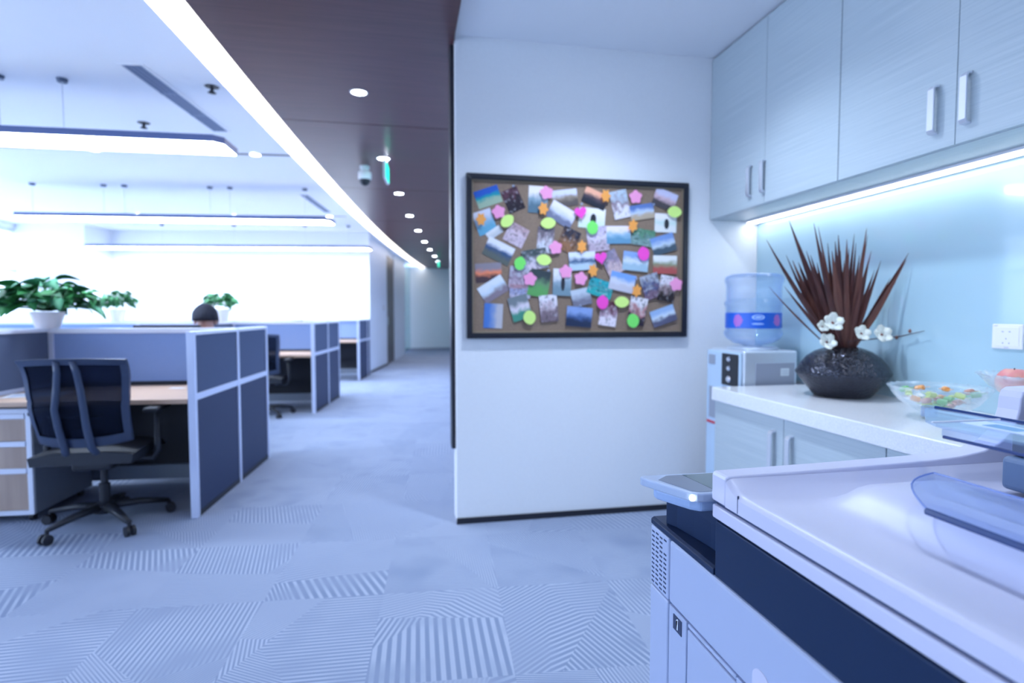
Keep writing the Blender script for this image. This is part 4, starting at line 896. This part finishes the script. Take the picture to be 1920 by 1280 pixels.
# ------------------------------------------------------------------ office chairs
M_cfr = mat('chair_frame_slate', (.038, .056, .11), .28); M_cdk = mat('chair_black', (.010, .013, .022), .5)
M_net = clear('chair_mesh', (.42, .46, .55), .62, (.012, .018, .035), rough=.6, ior=1.02)
def back_pt(s, tt, off=0.0):
    z = .50 + .49 * s; hw = .225 + .03 * s
    y = -.235 - .085 * s - .035 * math.sin(PI * s * 1.15) * (1 if s < .5 else .6) + .075 * tt * tt - off
    if s > .75: y -= .05 * ((s - .75) / .25) ** 2
    zz = z - .012 * tt * tt * (1 if s > .5 else -1.5)
    return (hw * tt, y, zz)
def make_chair(label):
    c = thing('office_chair', label, 'office chair', group='mesh back office chairs')
    T = [i / 8 - 1 for i in range(17)]
    MB().sheet([[back_pt(.10 + .84 * i / 12, t_ * .93) for t_ in T] for i in range(13)], [[back_pt(.10 + .84 * i / 12, t_ * .93, .003) for t_ in T] for i in range(13)]).build('back_mesh', M_net, c, smooth=True)
    SS = [i / 14 for i in range(15)]
    bf = MB()
    bf.sheet([[back_pt(s_, t_, -.008) for t_ in T] for s_ in (0, .05, .11)], [[back_pt(s_, t_, .012) for t_ in T] for s_ in (0, .05, .11)])
    bf.sheet([[back_pt(s_, t_, -.008) for t_ in T] for s_ in (.93, .965, 1.0)], [[back_pt(s_, t_, .014) for t_ in T] for s_ in (.93, .965, 1.0)])
    for sg in (-1, 1):
        bf.sheet([[back_pt(s_, sg * t_, -.008) for t_ in (.88, .94, 1.0)] for s_ in SS], [[back_pt(s_, sg * t_, .012) for t_ in (.88, .94, 1.0)] for s_ in SS])
    bf.build('back_frame', M_cfr, c, smooth=True, autosmooth=50)
    for sg in (-1, 1):
        path = [(sg * .07, -.10, .40), (sg * .085, -.20, .425)] 
        for s_ in [0, .1, .25, .45, .65, .85, .97]:
            b = back_pt(s_, sg * (.28 - .13 * max(0, (s_ - .45) / .5)), .030 - .018 * max(0, (s_ - .8) / .2)); path.append(b)
        MB().tube(path, [.022, .022, .022, .021, .02, .018, .018, .018, .016], 8, flat=.6).build('spine', M_cfr, c, smooth=True)
    lum = [[back_pt(.22 + .05 * i, t_ * .55, -.02 + .004 * i) for t_ in T] for i in range(4)]
    MB().sheet(lum, [[(x, y - .01, z) for x, y, z in r_] for r_ in lum]).build('lumbar_pad', M_cdk, c, smooth=True)
    seat = []
    for i in range(9):
        v = i / 8; y = -.24 + .50 * v; row = []
        for j in range(9):
            u = j / 4 - 1; row.append((.25 * u * (1 - .06 * v), y, .475 - .022 * u * u * (.4 if abs(u) < .7 else 1) - (.05 * ((v - .8) / .2) ** 2 if v > .8 else 0) + .008 * math.sin(PI * v)))
        seat.append(row)
    MB().sheet(seat, [[(x * .97, y, .405 - .01 * (y > .2)) for x, y, z in r_] for r_ in seat]).build('seat', M_cdk, c, smooth=True, autosmooth=60)
    B(-.10, .10, -.14, .12, .345, .404).build('mechanism', M_cdk, c, bevel=.015, seg=2)
    MB().lathe([(.028, .10), (.028, .24), (.018, .245), (.018, .35)], 14).build('gas_lift', M_cdk, c)
    MB().lathe([(.02, .06), (.055, .07), (.055, .12), (.03, .135)], 16).build('hub', M_cdk, c)
    for k in range(5):
        a_ = 2 * PI * k / 5 + 1.13; d_ = Vector((math.sin(a_), math.cos(a_), 0))
        MB().tube([tuple(d_ * .03 + Vector((0, 0, .105))), tuple(d_ * .17 + Vector((0, 0, .10))), tuple(d_ * .315 + Vector((0, 0, .075)))], [.032, .026, .017], 8, flat=.75).build('leg', M_cdk, c, smooth=True)
        w = MB(); e = Vector((d_.y, -d_.x, 0)); b0 = d_ * .325 + Vector((0, 0, .028))
        for sg in (-1, 1): w.tube([tuple(b0 + e * sg * .008), tuple(b0 + e * sg * .024)], .028, 12)
        w.tube([tuple(b0 + Vector((0, 0, .01)) - d_ * .006), tuple(b0 + Vector((0, 0, .05)) - d_ * .01)], .011, 8)
        w.build('caster', M_black, c)
    for sg in (-1, 1):
        MB().tube([(sg * .10, .0, .385), (sg * .26, .0, .375), (sg * .285, .0, .42), (sg * .285, .01, .655)], [.018, .02, .02, .017], 8).build('arm_post', M_cdk, c, smooth=True)
        B(sg * .285 - .038, sg * .285 + .038, -.10, .13, .655, .683).build('arm_pad', M_cdk, c, bevel=.012, seg=3)
    return c
ch1 = make_chair('dark mesh-back office chair pulled out at the nearest desk'); ch1.location = (-1.72, 3.60, 0); ch1.rotation_euler = (0, 0, R(1))
ch2 = copy_tree(ch1); ch2['label'] = 'dark mesh-back office chair half hidden at the second row desk'; ch2.location = (-1.66, 7.12, 0); ch2.rotation_euler = (0, 0, -R(2))
ch3 = copy_tree(ch1); ch3['label'] = 'dark mesh-back office chair behind the seated person'; ch3.location = (-1.68, 5.37, 0); ch3.rotation_euler = (0, 0, PI - R(4))

# ------------------------------------------------------------------ plants
M_pg = [mat('pothos_%d' % i, c_, .6, spec=.2) for i, c_ in enumerate([(.02, .15, .04), (.04, .24, .07), (.07, .25, .14), (.012, .08, .03)])]
M_pot = mat('white_pot', (.80, .80, .88), .35); M_soil = mat('soil', (.04, .03, .03), .9)
def leaf_mesh(m):
    top = []; N_ = 7
    for i in range(N_):
        s_ = i / (N_ - 1); w = .36 * (math.sin(PI * (s_ ** .62)) ** .85 if 0 < s_ < 1 else .02); z = .12 * math.sin(PI * s_) - .22 * s_ * s_
        top.append([(-w, s_, z + w * .22), (0, s_, z), (w, s_, z + w * .22)])
    me = MB().sheet(top, [[(x, y, z - .012) for x, y, z in r_] for r_ in top]).mesh('leaf', True); me.materials.append(m); return me
LM = [leaf_mesh(m) for m in M_pg]
def pot(parent, r, h):
    MB().lathe([(r * .62, 0), (r * .70, h * .1), (r * .97, h * .82), (r, h), (r * .93, h), (r * .9, h * .86), (0, h * .84)], 24).build('pot', M_pot, parent, smooth=True, autosmooth=40)
    MB().lathe([(0, h * .86), (r * .88, h * .85)], 16, closed=False).build('soil', M_soil, parent)
def leaf_set(n, R0, hgt, z0, rnd, lift=.55):
    out = []
    for i in range(n):
        a_ = rnd.uniform(0, 2 * PI); q_ = rnd.random() ** .6; e = rnd.uniform(-.35, 1.0)
        pos = Vector((math.cos(a_) * R0 * q_ * .8, math.sin(a_) * R0 * q_ * .8, z0 + hgt * (e * .5 + .25) * (1.15 - q_ * .5)))
        out.append((pos, a_ + rnd.uniform(-.7, .7), rnd.uniform(-.55, .45) + .25 * (1 - q_), rnd.uniform(-.5, .5), rnd.uniform(.75, 1.2)))
    return out
rnd = random.Random(11)
p, a, _ = ROWS[0]
q = rad(p, a, 1.225, .75)
t = thing('potted_plant', 'large leafy pothos in a white pot on the nearest partition', 'potted plant', (q[0], q[1], HT + .004), .3, 'potted plants on the partitions')
pot(t, .10, .115)
st2 = MB()
for (pos, rz, el, ro, sc_) in leaf_set(96, .28, .24, .125, rnd):
    l = bpy.data.objects.new('leaf', rnd.choice(LM)); C.objects.link(l); l.parent = t; L_ = .15 * sc_
    l.location = pos; l.rotation_euler = (el, ro, rz - PI / 2); l.scale = (L_,) * 3
    st2.tube([(pos.x * .12, pos.y * .12, .12), (pos.x * .5, pos.y * .5, pos.z * .75 + .03), tuple(pos)], .0028, 5)
st2.build('stems', mat('stem_green', (.06, .2, .08), .5), t)
def small_plant(q, label, seed, lean=0):
    r_ = random.Random(seed); t = thing('potted_plant', label, 'potted plant', (q[0], q[1], HT + .004), 0, 'potted plants on the partitions')
    pot(t, .10, .16); b = MB()
    for (pos, rz, el, ro, sc_) in leaf_set(120, .20, .24, .19, r_):
        m = Matrix.Translation(pos + Vector((lean * (pos.z - .2), 0, 0))) @ Matrix.Rotation(rz - PI / 2, 4, 'Z') @ Matrix.Rotation(ro, 4, 'Y') @ Matrix.Rotation(el, 4, 'X') @ Matrix.Scale(.10 * sc_, 4)
        src = LM[0]; n = len(b.v); b.v += [tuple(m @ v.co) for v in src.vertices]; b.f += [tuple(n + i for i in f.vertices) for f in src.polygons]
    o = b.build('foliage', grainy('pothos_mix', (.02, .11, .045), (.09, .30, .13), (14, 14, 14), rough=.65, detail=2, spec=.2), t, smooth=True); o['kind'] = 'stuff'
p2, a2, _ = ROWS[1]
def on_spine(px, py, z=HT):
    P = at_y(px, py, 8.0)
    for _i in range(6):
        # intersect with the second row's spine line
        v = ray(px, py); 
        q0 = Vector(rad(p2, a2, 0, .75)); dirv = Vector((-math.cos(a2), math.sin(a2)))
        den = v.x * dirv.y - v.y * dirv.x; s_ = (q0.x * dirv.y - q0.y * dirv.x) / den
        return (v.x * s_, v.y * s_)
small_plant(on_spine(221, 600), 'small leafy plant in a white pot left on the second partition', 5, .3)
small_plant(on_spine(417, 600), 'small leafy plant in a white pot just behind the seated person', 9, -.2)

# ------------------------------------------------------------------ seated person
PX, PY = -1.675, 5.27
M_skin = mat('skin', (.52, .30, .24), .5); M_shirt = grainy('shirt_blue', (.20, .28, .45), (.24, .33, .50), (60, 60, 60), rough=.8); M_trou = mat('trousers', (.02, .025, .05), .8); M_hair = grainy('black_hair', (.006, .007, .012), (.022, .026, .045), (120, 120, 12), rough=.7, detail=3, spec=.2)
def skin(name, V, E, RR, m, parent, root=0, sub=2):
    me = bpy.data.meshes.new(name); me.from_pydata(V, E, []); me.materials.append(m); o = bpy.data.objects.new(name, me); C.objects.link(o); o.parent = parent
    s_ = o.modifiers.new('skin', 'SKIN'); s_.use_smooth_shade = True
    sv = me.skin_vertices[0].data
    for i, r_ in enumerate(RR): sv[i].radius = r_ if isinstance(r_, tuple) else (r_, r_); sv[i].use_root = (i == root)
    u = o.modifiers.new('sub', 'SUBSURF'); u.levels = sub; u.render_levels = sub
    return o
per = thing('person', 'dark-haired person in a blue shirt seated behind the nearest partition', 'person', (PX, PY, 0), PI - R(3))
# local frame: the person faces +y
V = [(0, -.05, .53), (0, -.06, .72), (0, -.03, .92), (0, .0, 1.005), (0, .015, 1.06), (0, .045, 1.13), (0, .05, 1.20), (0, .04, 1.255)]
RR = [(.17, .12), (.16, .11), (.17, .10), (.055, .055), (.052, .055), (.066, .082), (.072, .092), (.050, .062)]
E = [(i, i + 1) for i in range(7)]
def limb(chain, radii, frm):
    n = len(V); V.extend(chain); RR.extend(radii); E.append((frm, n)); E.extend([(n + i, n + i + 1) for i in range(len(chain) - 1)])
for sg in (-1, 1):
    limb([(sg * .17, -.02, .94), (sg * .24, .04, .76), (sg * .20, .26, .765), (sg * .185, .33, .765)], [.058, .045, .033, .026], 2)
    limb([(sg * .10, .06, .52), (sg * .12, .40, .51), (sg * .12, .38, .12), (sg * .12, .50, .05)], [.085, .062, .046, .035], 0)
body = skin('body', V, E, RR, M_skin, per)
# shirt and trousers wrap the body
Vs = [(0, -.05, .55), (0, -.06, .72), (0, -.03, .92), (0, -.005, .985)]; Es = [(0, 1), (1, 2), (2, 3)]; Rs = [(.182, .132), (.172, .122), (.182, .112), (.066, .066)]
for sg in (-1, 1):
    n = len(Vs); Vs += [(sg * .17, -.02, .94), (sg * .24, .04, .76), (sg * .205, .23, .766)]; Rs += [.068, .054, .044]; Es += [(2, n), (n, n + 1), (n + 1, n + 2)]
skin('shirt', Vs, Es, Rs, M_shirt, per)
Vt = [(0, -.05, .53)]; Et = []; Rt = [(.178, .128)]
for sg in (-1, 1):
    n = len(Vt); Vt += [(sg * .10, .06, .52), (sg * .12, .40, .51), (sg * .12, .38, .14)]; Rt += [.095, .072, .058]; Et += [(0, n), (n, n + 1), (n + 1, n + 2)]
skin('trousers', Vt, Et, Rt, M_trou, per)
# hands: palm, four fingers and a thumb resting on the desk
for sg in (-1, 1):
    hx = sg * .185; Vh = [(hx, .33, .765), (hx, .385, .758)]; Eh = [(0, 1)]; Rh = [(.026, .018), (.036, .016)]
    for k, (dx, ln) in enumerate(((-.027, .062), (-.009, .072), (.009, .068), (.026, .052))):
        n = len(Vh); Vh += [(hx + dx, .41, .757), (hx + dx * 1.15, .41 + ln * .5, .752), (hx + dx * 1.2, .41 + ln, .738)]; Rh += [.0095, .0088, .0075]; Eh += [(1, n), (n, n + 1), (n + 1, n + 2)]
    n = len(Vh); Vh += [(hx - sg * .04, .365, .752), (hx - sg * .052, .40, .742)]; Rh += [.011, .009]; Eh += [(0, n), (n, n + 1)]
    skin('hand', Vh, Eh, Rh, M_skin, per, sub=1)
def ell(c, r, n=12, m=8):
    b = MB(); b.lathe([(r[0] * math.sin(PI * i / m), -math.cos(PI * i / m) * r[2]) for i in range(m + 1)], n); b.v = [(c[0] + x, c[1] + y * r[1] / r[0], c[2] + z) for x, y, z in b.v]; return b
hb = MB()
rows = []
for i in range(9):
    e = PI / 2 * (1 - i / 8 * 1.12); row = []
    for j in range(25):
        a_ = 2 * PI * j / 24; back = -math.sin(a_)           # back of the head is -y
        lo = e if i < 5 else e - (.32 * max(0, back) * (i - 4) / 4) - (.02 * max(0, -back) * (i - 4) / 4)
        rr = 1 + .03 * math.sin(5 * a_ + i)
        row.append((.092 * rr * math.cos(lo) * math.cos(a_), .045 + .112 * rr * math.cos(lo) * math.sin(a_), 1.185 + .118 * math.sin(lo)))
    rows.append(row)
rows = [[(x * 1.1, .045 + (y - .045) * 1.1, 1.185 + (z - 1.185) * 1.06) for x, y, z in r_] for r_ in rows]
hb.sheet(rows, [[(x * .9, .045 + (y - .045) * .9, 1.185 + (z - 1.185) * .92) for x, y, z in r_] for r_ in rows]); hb.build('hair', M_hair, per, smooth=True)
for sg in (-1, 1):
    ell((sg * .030, .128, 1.165), (.011, .007, .007)).build('eye', mat('eye_dark', (.02, .02, .03), .2), per, smooth=True); ell((sg * .084, .045, 1.155), (.010, .02, .03)).build('ear', M_skin, per, smooth=True)
    B(sg * .030 - .018, sg * .030 + .018, .126, .136, 1.184, 1.190).build('eyebrow', M_hair, per)
ell((0, .138, 1.135), (.013, .016, .02)).build('nose', M_skin, per, smooth=True); ell((0, .124, 1.092), (.022, .008, .006)).build('mouth', mat('lips', (.42, .18, .17), .5), per, smooth=True)
